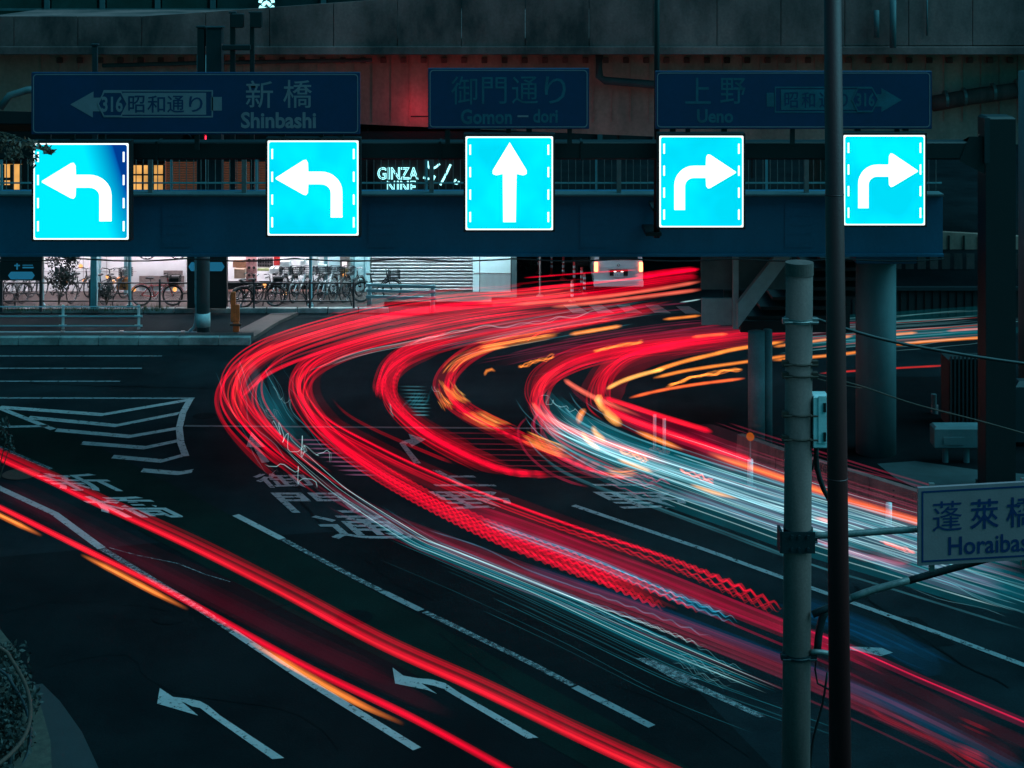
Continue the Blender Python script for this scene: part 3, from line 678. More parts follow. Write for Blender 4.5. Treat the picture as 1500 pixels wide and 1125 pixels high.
def panel(x0, y0, x1, y1, label):
    p, q = A(x0, y1, TD), A(x1, y0, TD)
    t_ = thing('direction_sign', ((p.x+q.x)/2, TD, p.z), label, 'road sign', 'unlit blue direction signs on the gantry')
    k = MB(); k.box(p.x, q.x, TD, TD+.12, p.z, q.z, .01); k.build('panel', 'signblue', t_)
    k = MB(); ring(k, rrect(p.x+.035, q.x-.035, p.z+.035, q.z-.035, .08), rrect(p.x+.055, q.x-.055, p.z+.055, q.z-.055, .065), TD-.006, TD-.001)
    k.build('border', 'signtext', t_)
    k = MB()
    for u in (.12, .5, .88): xx = p.x+(q.x-p.x)*u; k.box(xx-.05, xx+.05, TD+.125, TD+.2, p.z-.35, q.z-.1)
    k.each('mount', 'black', t_)
    return t_
def lettering(t_, items, m='signtext', y=-.004, D=None):
    k = MB(); D = D or TD
    for body, x0, x1, y0, y1, bold in items:
        p, q = A(x0, y1, D), A(x1, y0, D); write_on(k, body, p.x, q.x, p.z, q.z, D+y, bold)
    return k.build('lettering', m, t_)
def apoly(t_, name, pts, m, y, D=None):
    D = D or TD; k = MB(); vs = [A(x, yy, D) for x, yy in pts]
    k.prism([(v.x, v.z) for v in vs], D+y, D+y+.003); return k.build(name, m, t_)
s1 = panel(46, 106, 527, 197, 'long blue sign reading Shinbashi with route 316 and an arrow pointing left')
lettering(s1, [('新', 360, 400, 118, 158, .004), ('橋', 415, 457, 117, 158, .004), ('Shinbashi', 353, 463, 164, 188, .028)])
apoly(s1, 'arrow', [(103, 153), (137, 134), (137, 143), (152, 143), (152, 163), (136, 163), (136, 172)], 'signtext', -.006)
apoly(s1, 'route_panel', [(180, 136), (302, 136), (302, 168), (180, 168)], 'signtext', -.006)
apoly(s1, 'arrow_shaft', [(309, 142), (325, 142), (325, 162), (309, 162)], 'signtext', -.006)
k = MB(); o1 = [(152, 132), (312, 132), (312, 172), (152, 172), (144, 152)]; i1 = [(153.5, 134), (310, 134), (310, 170), (153.5, 170), (146.5, 152)]
f2 = lambda L: [(A(x, y, TD).x, A(x, y, TD).z) for x, y in L]
ring(k, f2(o1), f2(i1), TD-.006, TD-.002); k.build('route_outline', 'signtext', s1)
apoly(s1, 'route_badge', [(152, 135), (177, 135), (186, 152), (177, 170), (152, 170), (144, 152)], 'signblue', -.010)
k = MB(); ring(k, f2([(152, 134), (178, 134), (187.5, 152), (178, 171), (152, 171), (142.5, 152)]), f2([(153, 136), (177, 136), (185.5, 152), (177, 169), (153, 169), (145, 152)]), TD-.015, TD-.0105); k.build('badge_outline', 'signtext', s1)
lettering(s1, [('316', 149, 180, 141, 164, .028)], y=-.012)
lettering(s1, [('昭', 188, 212, 140, 165, .008), ('和', 216, 242, 140, 165, .008), ('通', 245, 270, 140, 165, .008), ('り', 277, 297, 141, 164, .008)], m='signblue', y=-.010)
s2 = panel(627, 100, 863, 189, 'middle blue sign reading Gomon-dori above the straight ahead arrow')
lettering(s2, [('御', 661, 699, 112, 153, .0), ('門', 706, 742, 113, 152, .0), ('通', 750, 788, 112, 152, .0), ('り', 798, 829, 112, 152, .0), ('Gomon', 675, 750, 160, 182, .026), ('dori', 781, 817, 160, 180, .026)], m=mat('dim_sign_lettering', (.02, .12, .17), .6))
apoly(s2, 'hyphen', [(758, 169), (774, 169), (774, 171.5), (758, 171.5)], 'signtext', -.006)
s3 = panel(960, 104, 1365, 189, 'long blue sign reading Ueno, its arrow pointing right, behind the brown pole')
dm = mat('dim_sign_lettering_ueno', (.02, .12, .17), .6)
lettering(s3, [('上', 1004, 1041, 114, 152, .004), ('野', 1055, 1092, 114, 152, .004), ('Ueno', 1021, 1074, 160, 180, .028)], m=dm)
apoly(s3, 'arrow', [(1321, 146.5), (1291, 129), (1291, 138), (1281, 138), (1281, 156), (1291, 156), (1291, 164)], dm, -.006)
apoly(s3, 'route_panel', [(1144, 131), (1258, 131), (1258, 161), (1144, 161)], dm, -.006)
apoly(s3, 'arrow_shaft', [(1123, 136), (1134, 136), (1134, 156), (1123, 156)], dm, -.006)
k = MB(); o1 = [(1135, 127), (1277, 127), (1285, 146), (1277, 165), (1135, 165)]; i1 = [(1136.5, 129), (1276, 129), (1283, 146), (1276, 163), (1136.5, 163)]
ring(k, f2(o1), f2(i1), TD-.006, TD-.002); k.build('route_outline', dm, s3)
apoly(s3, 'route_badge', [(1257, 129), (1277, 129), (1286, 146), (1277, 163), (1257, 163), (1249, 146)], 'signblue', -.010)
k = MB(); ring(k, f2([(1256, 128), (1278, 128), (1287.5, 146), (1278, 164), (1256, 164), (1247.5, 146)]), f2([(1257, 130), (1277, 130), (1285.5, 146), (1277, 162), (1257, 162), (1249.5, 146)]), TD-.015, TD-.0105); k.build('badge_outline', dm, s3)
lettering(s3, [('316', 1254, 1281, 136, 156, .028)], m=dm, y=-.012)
lettering(s3, [('昭', 1149, 1169, 135, 158, .006), ('和', 1174, 1194, 135, 158, .006), ('通', 1200, 1221, 135, 158, .006), ('り', 1228, 1242, 136, 157, .006)], m='signblue', y=-.010)
# dark posts standing up behind the signs
def simple_post(name, x0, x1, ytop, D, m, label, cat='post', extra=None, group=None, z0=5.3):
    p, q = A(x0, ytop, D), A(x1, ytop, D); t_ = thing(name, ((p.x+q.x)/2, D, z0), label, cat, group)
    k = MB(); k.box(p.x, q.x, D, D+(q.x-p.x), z0, p.z, .015); k.build('shaft', m, t_)
    k = MB(); k.box(p.x-.03, q.x+.03, D-.03, D+(q.x-p.x)+.03, p.z+.002, p.z+.05, .01); k.build('cap', 'gantry', t_)
    return t_
simple_post('steel_post', 135, 142, 67, 41.42, 'gantry', 'thin dark post rising behind the left part of the Shinbashi sign')
simple_post('steel_post', 289, 299, 41, 41.42, 'black', 'dark square post rising behind the Shinbashi sign, left one of a close pair')
simple_post('steel_post', 302, 324, 42, 41.42, 'gantry', 'wide dark square column rising behind the Shinbashi sign beside a narrower post')
simple_post('steel_post', 337, 344, 20, 41.42, 'black', 'slim dark post carrying a small box, rising behind the Shinbashi sign')
simple_post('steel_post', 366, 372, 20, 41.42, 'black', 'rightmost slim dark post rising behind the Shinbashi sign')
t_ = thing('junction_box', A(353, 42, 41.3), 'small dark equipment box pair fixed between two slim posts above the Shinbashi sign', 'box')
k = MB(); 
for x0, x1, y0, y1 in ((338, 356, 20, 41), (366, 383, 17, 41), (325, 366, 66, 74)):
    p, q = A(x0, y1, 41.2), A(x1, y0, 41.2); k.box(p.x, q.x, 41.22, 41.41, p.z, q.z, .02)
k.each('casing', 'black', t_)
t_ = thing('lamp_post', (A(962, 0, 37.2).x, 37.2, 5.5), 'thin black pole rising beside the left edge of the Ueno sign', 'pole')
c = A(962, 0, 37.2); k = MB(); k.cyl((c.x, 37.2, 5.5), (c.x+.01, 37.2, 14.5), .07, .05, 12); k.build('shaft', 'black', t_, True)
k = MB(); k.box(c.x-.25, c.x+.1, 37.1, 38.19, 5.55, 5.63); k.box(c.x-.1, c.x+.1, 37.1, 38.19, 6.1, 6.16); k.build('foot', 'black', t_)

# ---------------------------------------------------------------- red traffic signal beyond the bridge
def signal(px, py, D, label):
    c = A(px, py, D); t_ = thing('traffic_light', (c.x, D, 5.9), label, 'traffic light')
    k = MB(); k.box(c.x-.38, c.x+.38, D, D+.16, c.z-.14, c.z+.14, .03); k.build('housing', 'black', t_)
    for i, mm in ((-.25, 'black'), (0, 'black'), (.25, 'redlamp')):
        k = MB(); k.cyl((c.x+i, D-.02, c.z), (c.x+i, D-.001, c.z), .09, n=18); k.build('lens', mm, t_)
        k = MB(); k.cyl((c.x+i, D-.2, c.z+.02), (c.x+i, D-.021, c.z), .11, n=18, cap=False); k.build('hood', 'black', t_)
    k = MB(); k.cyl((c.x, D+.22, 5.9), (c.x, D+.22, c.z+.1), .05, n=10); k.build('pole', 'gantry', t_)
signal(290, 203, 41.6, 'dark traffic light showing red just below the Shinbashi sign')
c = A(612, 165, 57.0)
t_ = thing('added_red_lamp', A(640, 186, 56.4), 'added red lamp that reddens the cream girder behind the Gomon-dori sign', 'lamp')  # lamp added to make the red patch on the girder
k = MB(); c = A(640, 172, 56.4); k.cyl((c.x, 56.35, c.z), (c.x, 56.5, c.z), .13, n=16); k.build('lens', 'redlamp', t_)
k = MB(); k.cyl((c.x, 56.52, c.z), (c.x, 57.5, c.z), .05, n=8); k.build('bracket', 'black', t_)
lp = bpy.data.lights.new('added_red_glow', 'POINT'); lp.energy = 14; lp.color = (1, .02, .08); lp.shadow_soft_size = .15  # added point light that casts the red patch
lo = bpy.data.objects.new('added_red_glow', lp); COL.objects.link(lo); lo.location = (A(606, 0, 56.9).x, 56.75, A(0, 163, 57).z); lo.parent = t_; lo.matrix_parent_inverse = t_.matrix_basis.inverted()
k = MB(); k.box(c.x-.9, c.x, 56.7, 56.76, c.z-.02, c.z+.02); k.build('arm', 'black', t_)

# ---------------------------------------------------------------- fences, rails, posts on the left
fn = thing('pedestrian_fence', G(92, 492), 'low two rail fence with two pale posts on the median at the left', 'fence')
D0 = G(0, 492).y
for x in (92, 203):
    c = A(x, 0, D0); k = MB(); k.box(c.x-.035, c.x+.035, D0, D0+.05, 0.2, A(0, 447, D0).z, .005)
    for y in (463, 477): k.box(c.x-.12, c.x+.12, D0-.02, D0-.002, A(0, y, D0).z-.03, A(0, y, D0).z+.03)
    k.build('post', 'white', fn)
for y in (449, 463, 477):
    k = MB(); k.cyl((-40, D0-.04, A(0, y, D0).z), (A(206, 0, D0).x, D0-.04, A(0, y, D0).z), .022, n=8); k.build('rail', 'rail', fn)
t_ = thing('conduit_pipe', G(200, 492), 'thick teal pipe along the median kerb bending up beside the pillar', 'pipe')
Dp = D0+.35
pts, _ = crom([A(-300, 487.5, Dp), A(255, 487.5, Dp), A(272, 487, Dp), A(284, 480, Dp), A(287, 465, Dp), A(287, 420, Dp), A(287, 372, Dp), A(287, 330, Dp)], .15)
k = MB(); k.tube(pts, .045, 8); k.build('pipe_run', 'rail', t_, True)
k = MB()
for x in (92, 178, 268): c = A(x, 487.5, Dp); k.cyl((c.x-.06, Dp, c.z), (c.x+.06, Dp, c.z), .07, n=10)
k.build('coupling', 'steel', t_)
t_ = thing('bridge_support', G(293, 492), 'teal round pillar standing on the median behind the footbridge girder', 'pillar')
c = A(293, 0, D0+.4); k = MB(); k.cyl((c.x+.1, c.y, 0), (c.x+.1, c.y, 8.6), .2, n=20); k.build('shaft', 'pillar', t_, True)
k = MB(); k.cyl((c.x+.1, c.y, .2), (c.x+.1, c.y, .62), .215, n=20); k.build('lit_base_band', mat('lit_base_tone', (.45, .6, .62), .5), t_, True)  # paler band stands in for light on the foot of the pillar
t_ = thing('ochre_post', G(346, 491), 'ochre yellow post with a small plate beside the tip of the median', 'post')
c = G(346, 491); 
k = MB(); k.box(c.x-.09, c.x+.09, c.y-.05, c.y+.05, 0.1, .42, .02); k.box(c.x-.16, c.x-.02, c.y-.05, c.y+.05, .42, 1.34, .02); k.box(c.x-.02+.003, c.x+.1, c.y-.05, c.y+.05, .42, .95, .02); k.build('shaft', 'yellowp', t_)
k = MB(); k.box(c.x-.18, c.x+.16, c.y-.09, c.y-.052, .30, .36); k.build('band', 'rust', t_)
# sidewalk fence
sf = thing('sidewalk_fence', A(200, 450, 55), 'dark tubular sidewalk fence in front of the parked bicycles', 'fence')
SFD = 54.6
for y in (414.5, 441):
    k = MB(); k.cyl((-40, SFD, A(0, y, SFD).z), (A(518, 0, SFD).x, SFD, A(0, y, SFD).z), .026, n=8); k.build('rail', 'gantry', sf)
for x in (-60, 3, 132, 234, 372, 454, 518):
    c = A(x, 0, SFD); k = MB(); k.cyl((c.x, SFD, .15), (c.x, SFD, A(0, 409, SFD).z), .035, n=8); k.build('post', 'gantry', sf)
k = MB()
for x0, x1 in ((3, 22), (22, 62), (165, 190), (262, 300), (385, 450), (455, 515)):
    pts = []
    for i in range(15):
        a_ = pi*i/14; u = (x0+x1)/2-(x1-x0)/2*cos(a_); pts.append(A(u, 448-18*min(1, 1.5*sin(a_)), SFD+.02))
    k.tube(pts, .018, 6)
k.build('hoop', 'gantry', sf)
for n_, x in enumerate((62, 190, 455)):
    c = A(x, 0, 54.9); t_ = thing('arcade_post', (c.x, 54.9, .15), ('teal post at the edge of the dark map board', 'teal post between the bush and the shop with the hanging wheel', 'slim teal post among the row of parked bicycles')[n_], 'post')
    k = MB(); k.cyl((c.x, 54.9, .15), (c.x, 54.9, 3.3), .055, n=10); k.build('shaft', 'rail', t_)
    k = MB(); k.cyl((c.x, 54.9, .151), (c.x, 54.9, .22), .10, n=10); k.build('foot', 'rail', t_)
c = A(138, 0, 54.5); t_ = thing('arcade_post', (c.x, 54.5, .15), 'wide dark teal post right of the bush beside the fence', 'post')
k = MB(); k.box(c.x-.1, c.x+.1, 54.4, 54.6, .15, 4.4, .01); k.build('shaft', 'rail', t_)
k = MB(); k.box(c.x-.15, c.x+.15, 54.35, 54.65, .151, .2); k.build('foot', 'rail', t_)
# dark boards with blue hexagonal direction plates
def board(x0, x1, y0, y1, D, label, hx):
    p, q = A(x0, y1, D), A(x1, y0, D); t_ = thing('direction_board', ((p.x+q.x)/2, D, p.z), label, 'sign board')
    k = MB(); k.box(p.x, q.x, D, D+.25, p.z, q.z, .02); k.build('board', 'black', t_)
    for a0, a1, yy0, yy1 in hx:
        ym = (yy0+yy1)/2
        k = MB(); k.prism([(A(x, y, D).x, A(x, y, D).z) for x, y in ((a0+4, yy0), (a1-4, yy0), (a1, ym), (a1-4, yy1), (a0+4, yy1), (a0, ym))], D-.02, D-.002); k.build('arrow_plate', 'screen', t_)
    return t_
bb = board(0, 61, 340, 411, 54.0, 'dark hanging map board with a blue plate at the far left of the arcade', [(12, 51, 398, 409)])
k = MB()
for x0, x1, y0, y1 in ((21, 29, 388, 390), (24, 26, 386, 395), (33, 48, 388, 389), (33, 49, 391, 393)):
    p, q = A(x0, y1, 53.98), A(x1, y0, 53.98); k.box(p.x, q.x, 53.975, 53.995, p.z, q.z)
k.build('printed_mark', 'screen', bb)
k = MB(); 
for x in (2, 60): c = A(x, 0, 54.1); k.box(c.x-.04, c.x+.04, 54.05, 54.15, .15, 2.6)
k.build('leg', 'gantry', bb)
board(274, 332, 330, 452, 54.2, 'tall dark notice board with blue arrow plates behind the teal pillar', [(276, 288, 384, 397), (302, 329, 384, 397)])

# guard rail, blue-teal
gr = thing('guard_rail', G(585, 462), 'short teal guard rail of three bars at the corner before the roller shutter', 'guard rail')
a0, a1 = G(541, 454), G(634, 457)
for q, nm in ((a0, 'post'), (a1, 'post')):
    k = MB(); k.cyl((q.x, q.y, 0), (q.x, q.y, .88), .075, n=12); k.build(nm, 'rail', gr, True)
for z in (.84, .66, .46):
    k = MB(); k.add([(a0.x-.1, a0.y-.10, z-.045), (a1.x+.1, a1.y-.10, z-.045), (a1.x+.1, a1.y-.10, z+.045), (a0.x-.1, a0.y-.10, z+.045), (a0.x-.1, a0.y-.05, z-.045), (a1.x+.1, a1.y-.05, z-.045), (a1.x+.1, a1.y-.05, z+.045), (a0.x-.1, a0.y-.05, z+.045)],
                    [(0, 1, 2, 3), (7, 6, 5, 4), (3, 2, 6, 7), (0, 4, 5, 1), (0, 3, 7, 4), (1, 5, 6, 2)]); k.build('bar', 'rail', gr)
# bollards: red and white striped
def bollard(px, py, h, label, r=.045):
    c = G(px, py); t_ = thing('lane_divider_post', c, label, 'delineator post', 'red and white lane divider posts beside the van')
    k = MB(); k.cyl((c.x, c.y, 0), (c.x, c.y, .05), .13, .09, n=12); k.build('foot', 'red', t_)
    k = MB(); k.cyl((c.x, c.y, .05), (c.x, c.y, h), r, n=10); k.build('shaft', 'red', t_, True)
    for i in range(3):
        k = MB(); z = h-.12-.17*i; k.cyl((c.x, c.y, z-.08), (c.x, c.y, z), r+.006, n=10); k.build('reflective_band', emit_band, t_)
emit_band = mat('reflective_band', (.8, .85, .9), .4)
for x, y, h, l in ((789, 400, .85, 'red post farthest back beside the dark foliage'), (808, 404, .85, 'red and white post second from the foliage'),
                (825, 409, .8, 'red and white post in front of the parked motorcycle'), (841, 418, .82, 'red and white post just left of the van, tall one'),
                (852, 426, .82, 'red and white post closest to the van on its left'), (856, 430, .7, 'shorter red and white post touching the van outline'), (838, 442, .72, 'red and white post standing nearest the road')):
    bollard(x, y, h, l)
t_ = thing('sign_pole', G(791, 434), 'thin pale metal pole left of the red and white posts', 'pole')
c = G(791, 434); k = MB(); k.cyl((c.x, c.y, 0), (c.x, c.y, 4.2), .035, n=10); k.build('shaft', 'steel', t_)
k = MB(); k.cyl((c.x, c.y, 0), (c.x, c.y, .04), .12, n=10); k.build('foot', 'steel', t_)

# ---------------------------------------------------------------- bicycles
def bicycle(loc, rz, label, colm='black', basket=False, scale=1.0, seatc='tyre', group='bicycles parked in front of the arcade'):
    t_ = bpy.data.objects.new('bicycle', None); COL.objects.link(t_); tag(t_, label, 'bicycle', group)
    R = .325
    for x in (-.52, .52):
        w = MB(); w.torus((x, 0, R+.02), (0, 1, 0), R, .022, 26, 5); w_o = w.build('wheel', 'tyre', t_)
        s_ = MB()
        for i in range(14): a_ = 2*pi*i/14; s_.cyl((x, .01*(-1)**i, R+.02), (x+cos(a_)*R, 0, R+.02+sin(a_)*R), .004, n=3, cap=False)
        s_.torus((x, 0, R+.02), (0, 1, 0), R-.03, .010, 24, 4); s_.cyl((x, -.05, R+.02), (x, .05, R+.02), .03, n=8); s_.build('rim', 'chrome', w_o)
        mg = MB(); pts = [(x+cos(radians(a_))*(R+.045), 0, R+.02+sin(radians(a_))*(R+.045)) for a_ in range(20, 175, 12)]; mg.tube(pts, .016, 5); mg.build('mudguard', colm, t_)
    f = MB(); bb_ = (-.08, 0, .30); hd = (.36, 0, .80); st_ = (-.20, 0, .78); rr = (-.52, 0, R+.02); ff = (.52, 0, R+.02)
    for p, q in ((bb_, hd), (bb_, st_), ((-.17, 0, .66), (.38, 0, .70)), (rr, bb_), (rr, (-.18, 0, .70))): f.cyl(p, q, .018, n=7)
    f.cyl((.34, 0, .92), (.40, 0, .66), .022, n=7); f.cyl((.40, .03, .66), (ff[0], .05, ff[2]), .012, n=6); f.cyl((.40, -.03, .66), (ff[0], -.05, ff[2]), .012, n=6)
    f.build('frame', colm, t_)
    s_ = MB(); s_.cyl((-.20, 0, .78), (-.23, 0, .90), .014, n=6); s_.box(-.37, -.10, -.07, .07, .89, .95, .025); s_.build('saddle', seatc, t_)
    h = MB(); h.tube([(.16, -.27, 1.00), (.30, -.25, 1.03), (.34, -.08, 1.02), (.33, 0, .98), (.34, .08, 1.02), (.30, .25, 1.03), (.16, .27, 1.00)], .014, 6); h.cyl((.34, 0, .90), (.33, 0, 1.0), .016, n=6); h.build('handlebar', 'chrome', t_)
    c_ = MB(); c_.torus((-.08, .04, .30), (0, 1, 0), .09, .008, 16, 4); c_.cyl((-.08, .05, .30), (-.02, .05, .15), .01, n=5); c_.box(-.06, .02, .05, .12, .135, .155); c_.cyl((-.08, -.05, .30), (-.14, -.05, .45), .01, n=5); c_.box(-.18, -.10, -.12, -.05, .445, .465); c_.build('crank', 'chrome', t_)
    if basket:
        k_ = MB(); x0, x1, z0_, z1_ = .44, .76, .72, 1.0
        for i in range(8):
            u = i/7; xa = x0+(x1-x0)*u
            for yy in (-.17, .17): k_.box(xa-.006, xa+.006, yy-.005, yy+.005, z0_, z1_)
            ya = -.17+.34*u
            for xx in (x0, x1): k_.box(xx-.005, xx+.005, ya-.006, ya+.006, z0_, z1_)
        for z in (z0_, .79, .86, .93, z1_):
            k_.box(x0, x1, -.18, -.168, z-.006, z+.006); k_.box(x0, x1, .168, .18, z-.006, z+.006); k_.box(x0-.006, x0+.006, -.168, .168, z-.006, z+.006); k_.box(x1-.006, x1+.006, -.168, .168, z-.006, z+.006)
        if basket == 'full': k_.box(x0+.02, x1-.02, -.16, .16, z0_+.01, z1_-.02, .03)
        k_.build('basket', 'gantry' if basket != 'full' else 'black', t_)
    t_.location = loc; t_.rotation_euler = (0, 0, rz); t_.scale = (scale,)*3
    return t_
red_f = mat('red_bicycle_paint', (.45, .03, .04), .3); blue_f = mat('blue_bicycle_paint', (.05, .35, .55), .3); silver_f = mat('silver_bicycle_paint', (.4, .42, .44), .3, .5)
orange_s = mat('orange_fabric', (.7, .22, .05), .7)
BK = [  # px, row of the wheels, turn, label, frame, basket
    (230, 448, 0, 'red framed bicycle with a dark bag, left of the tall notice board', red_f, 'full'),
    (380, 450, 12, 'black bicycle with a full dark basket behind the fence', 'black', 'full'),
    (362, 449, 60, 'black bicycle parked at an angle behind the one with the full basket', 'black', False),
    (552, 441, 20, 'dark bicycle with a big front basket standing near the shutter', 'black', 'wire'),
    (168, 441, 66, 'dark bicycle with an orange pannier in front of the white tiled wall', 'black', 'wire'),
    (152, 441, 70, 'dark bicycle just left of the one with the orange pannier', 'black', False),
    (118, 440, 72, 'dark bicycle half hidden behind the bush on its right side', 'black', False),
    (12, 440, 68, 'dark bicycle parked at the left picture edge behind the fence', 'black', False),
    (30, 440, 66, 'dark bicycle second from the left under the map board', silver_f, False),
    (48, 440, 70, 'dark bicycle under the right edge of the map board', 'black', False),
    (408, 439, 74, 'silver bicycle in the row just right of the full dark basket', silver_f, 'wire'),
    (424, 439, 78, 'dark bicycle with a wire basket in the row left of the slim teal post', 'black', 'wire'),
    (440, 439, 72, 'silver bicycle with a wire basket touching the slim teal post', silver_f, 'wire'),
    (462, 439, 76, 'dark bicycle with a grey basket just right of the slim teal post', 'black', 'wire'),
    (480, 439, 74, 'silver bicycle in the middle of the row by the pale doors', silver_f, 'wire'),
    (498, 439, 70, 'dark bicycle parked in front of the lit dispenser', 'black', 'wire'),
    (516, 439, 66, 'last dark bicycle of the row before the pale door panel', 'black', False)]
for px, py, rz, lb, fm, bk in BK:
    c = G(px, py, .15); bicycle(Vector((c.x, c.y, .15)), radians(rz*(-1 if px % 2 else 1)), lb, fm, bk)
bb_ = bicycle(Vector((A(238, 0, 56.7).x, 56.7, 1.35)), radians(4), 'bright blue bicycle hanging in the shop above the red framed one', blue_f, False)
k = MB(); c = A(238, 0, 56.9); k.box(c.x-.5, c.x+.5, 56.88, 56.93, 2.5, 2.56); k.cyl((c.x-.3, 56.7, 2.1), (c.x-.3, 56.9, 2.55), .012, n=6); k.cyl((c.x+.3, 56.7, 2.3), (c.x+.3, 56.9, 2.55), .012, n=6)
tag(k.build('wall_hook', 'steel'), 'steel wall hook bar holding up the bright blue bicycle', 'hook')
k = MB(); c = A(180, 412, 56.2); k.box(c.x-.22, c.x+.22, 56.2, 56.5, c.z-.3, c.z+.12, .03); tag(k.build('pannier_bag', orange_s), 'orange pannier bag on the bicycle before the white tiled wall', 'bag')
for i, (x, y) in enumerate(((96, 411), (124, 411), (158, 405), (118, 390), (166, 413), (387, 418), (418, 430), (196, 424), (256, 424), (505, 403))):
    k = MB(); c = A(x, y, 56.5); r = .075
    for j in range(6):
        a0_ = pi*j/6-pi/2; a1_ = pi*(j+1)/6-pi/2
        k.cyl((c.x, 56.5, c.z+r*sin(a0_)), (c.x, 56.5, c.z+r*sin(a1_)), max(.001, r*cos(a0_)), max(.001, r*cos(a1_)), 10, cap=False)
    tag(k.build('globe_lamp', emit('warm_globe', (1, .42, .12), 1.6), None, True), 'small warm globe lamp glowing behind the parked bicycles', 'lamp', 'warm globe lamps behind the bicycles')

bush(86, 446, 54.2, 1.25, 1.75, 'dark leafy bush beside the sidewalk fence in front of the white wall', 1500, size=.055)
bush(156, 446, 54.3, .55, .7, 'small low bush right of the wide teal post', 420, size=.045)
for i, x in enumerate((772,)):
    bush(x, 420, 62, 1.1, 2.4, 'dark foliage shrub right of the pale end panel', 1500, size=.07)
b = MB()
for i in range(900):
    x = rnd(-22, fx(270)); y = 54.1+rnd(0, .6); h_ = rnd(.05, .22); b.add([(x-.01, y, .15), (x+.01, y, .15), (x+rnd(-.06, .06), y+rnd(-.03, .03), .15+h_)], [(0, 1, 2)])
tag(b.build('grass', mat('dry_verge_grass', (.10, .11, .04), .8)), 'thin strip of dry grass along the sidewalk fence', None, None, 'stuff')
# twig hanging into the picture at the upper left
tw = thing('tree', (A(-70, 0, 33).x, 33, 0), 'thin leafy tree branch reaching in at the left edge beside the dim lit sign', 'tree')
base = Vector((A(-70, 0, 33).x, 33, 0)); top = A(-50, 180, 33)
k = MB(); k.cyl(base, base+Vector((.05, 0, 4)), .11, .08, 10); k.cyl(base+Vector((.05, 0, 4)), top, .08, .05, 10)
k.build('trunk', 'bark', tw, True)
k = MB(); cl = []
for x, y, rx, rz_ in ((10, 205, .2, .16), (32, 212, .26, .14), (50, 214, .14, .12), (20, 228, .2, .12), (-20, 215, .35, .3), (48, 235, .12, .14), (66, 216, .12, .06), (72, 222, .1, .04), (8, 212, .2, .15)):
    q = A(x, y, 33); k.tube([top+Vector((0, 0, -1)), (top+q)/2+Vector((0, 0, .05)), q], [.03, .014, .006], 5); cl.append((q, (rx, .2, rz_)))
k.build('branch', 'bark', tw)
k = MB(); leaf_cloud(k, cl, 330, .055); k.build('foliage', 'leafb', tw)
t2 = thing('sapling', G(-20, 760), 'thin leafy sapling at the left edge over the road markings', 'tree')
b0 = G(-20, 760); k = MB(); cl = []
for x, y in ((2, 628), (10, 640), (14, 655), (4, 618), (-10, 640)):
    q = A(x, y, b0.y); k.cyl(b0, q, .03, .008, 6); cl.append((q, (.14, .12, .16)))
k.build('trunk', 'bark', t2); k = MB(); leaf_cloud(k, cl, 160, .045); k.build('foliage', 'leaf', t2)
# planting at the lower left corner with curved pipe rail
cl = []
for i in range(60):
    q = G(rnd(-90, 52), rnd(985, 1180)); 
    if q.x > G(20+ (q.y*0), 965).x+.6*(30-q.y)/3: continue
    cl.append((Vector((q.x, q.y, .3)), (.35, .35, .2)))
hd_ = thing('hedge', G(0, 1080), 'low dark hedge plants filling the corner bed at the lower left', 'hedge')
k = MB(); leaf_cloud(k, cl, 5000, .05); k.build('foliage', 'leaf', hd_)
k = MB()
for c_, r_ in cl[::2]: k.cyl((c_[0], c_[1], .16), (c_[0]+rnd(-.1, .1), c_[1], .4), .012, .006, 5)
k.build('stem', 'bark', hd_)
pr_ = thing('pipe_rail', G(40, 1080), 'curved dark steel pipe railing around the planting bed at the lower left corner', 'railing')
pts, _ = crom([A(-60, 935, 26.2), A(0, 948, 26.2), A(22, 975, 26), A(38, 1005, 25.6), A(45, 1040, 25), A(38, 1075, 24.4), A(15, 1105, 23.8), A(-30, 1140, 23)], .2)
k = MB(); k.tube(pts, .03, 8); k.build('rail', 'rust', pr_, True)
pts2 = [p-Vector((0, 0, .35)) for p in pts]; k = MB(); k.tube(pts2, .025, 8); k.build('rail', 'gantry', pr_, True)
for i in range(3, len(pts), 7):
    k = MB(); k.cyl((pts[i].x, pts[i].y, 0), pts[i], .028, n=8); k.build('post', 'gantry', pr_)

# ---------------------------------------------------------------- white van, rear view, and a dark motorcycle
vc = G(906, 432); vs_ = (432-YH)/H
vn = thing('van', vc, 'small white delivery van seen from behind with its tail lamps lit', 'van')
X0, X1 = vc.x-.84, vc.x+.84; Yv = vc.y
def outline(z): return .0
k = MB()
prof = [(.30, 0.02, 0), (.34, -.0, .02), (.95, 0, 0), (1.25, .02, .05), (1.75, .06, .16), (1.88, .16, .30)]
vs = []; 
for z, inset, yb in prof:
    vs += [(X0+inset, Yv+yb, z), (X1-inset, Yv+yb, z), (X1-inset, Yv+3.4-yb, z), (X0+inset, Yv+3.4-yb, z)]
fs = [(3, 2, 1, 0)]+[(i*4+j, i*4+(j+1) % 4, (i+1)*4+(j+1) % 4, (i+1)*4+j) for i in range(5) for j in range(4)]+[(20, 21, 22, 23)]
k.add(vs, fs); k.build('body', 'vanw', vn)
k = MB(); k.add([(X0+.17, Yv+.01, 1.22), (X1-.17, Yv+.01, 1.22), (X1-.22, Yv+.13, 1.72), (X0+.22, Yv+.13, 1.72), (X0+.17, Yv+.1, 1.22), (X1-.17, Yv+.1, 1.22), (X1-.22, Yv+.22, 1.72), (X0+.22, Yv+.22, 1.72)], [(0, 1, 2, 3), (7, 6, 5, 4), (3, 2, 6, 7), (0, 4, 5, 1), (0, 3, 7, 4), (1, 5, 6, 2)]); rw = k.build('rear_window', 'glass', vn)
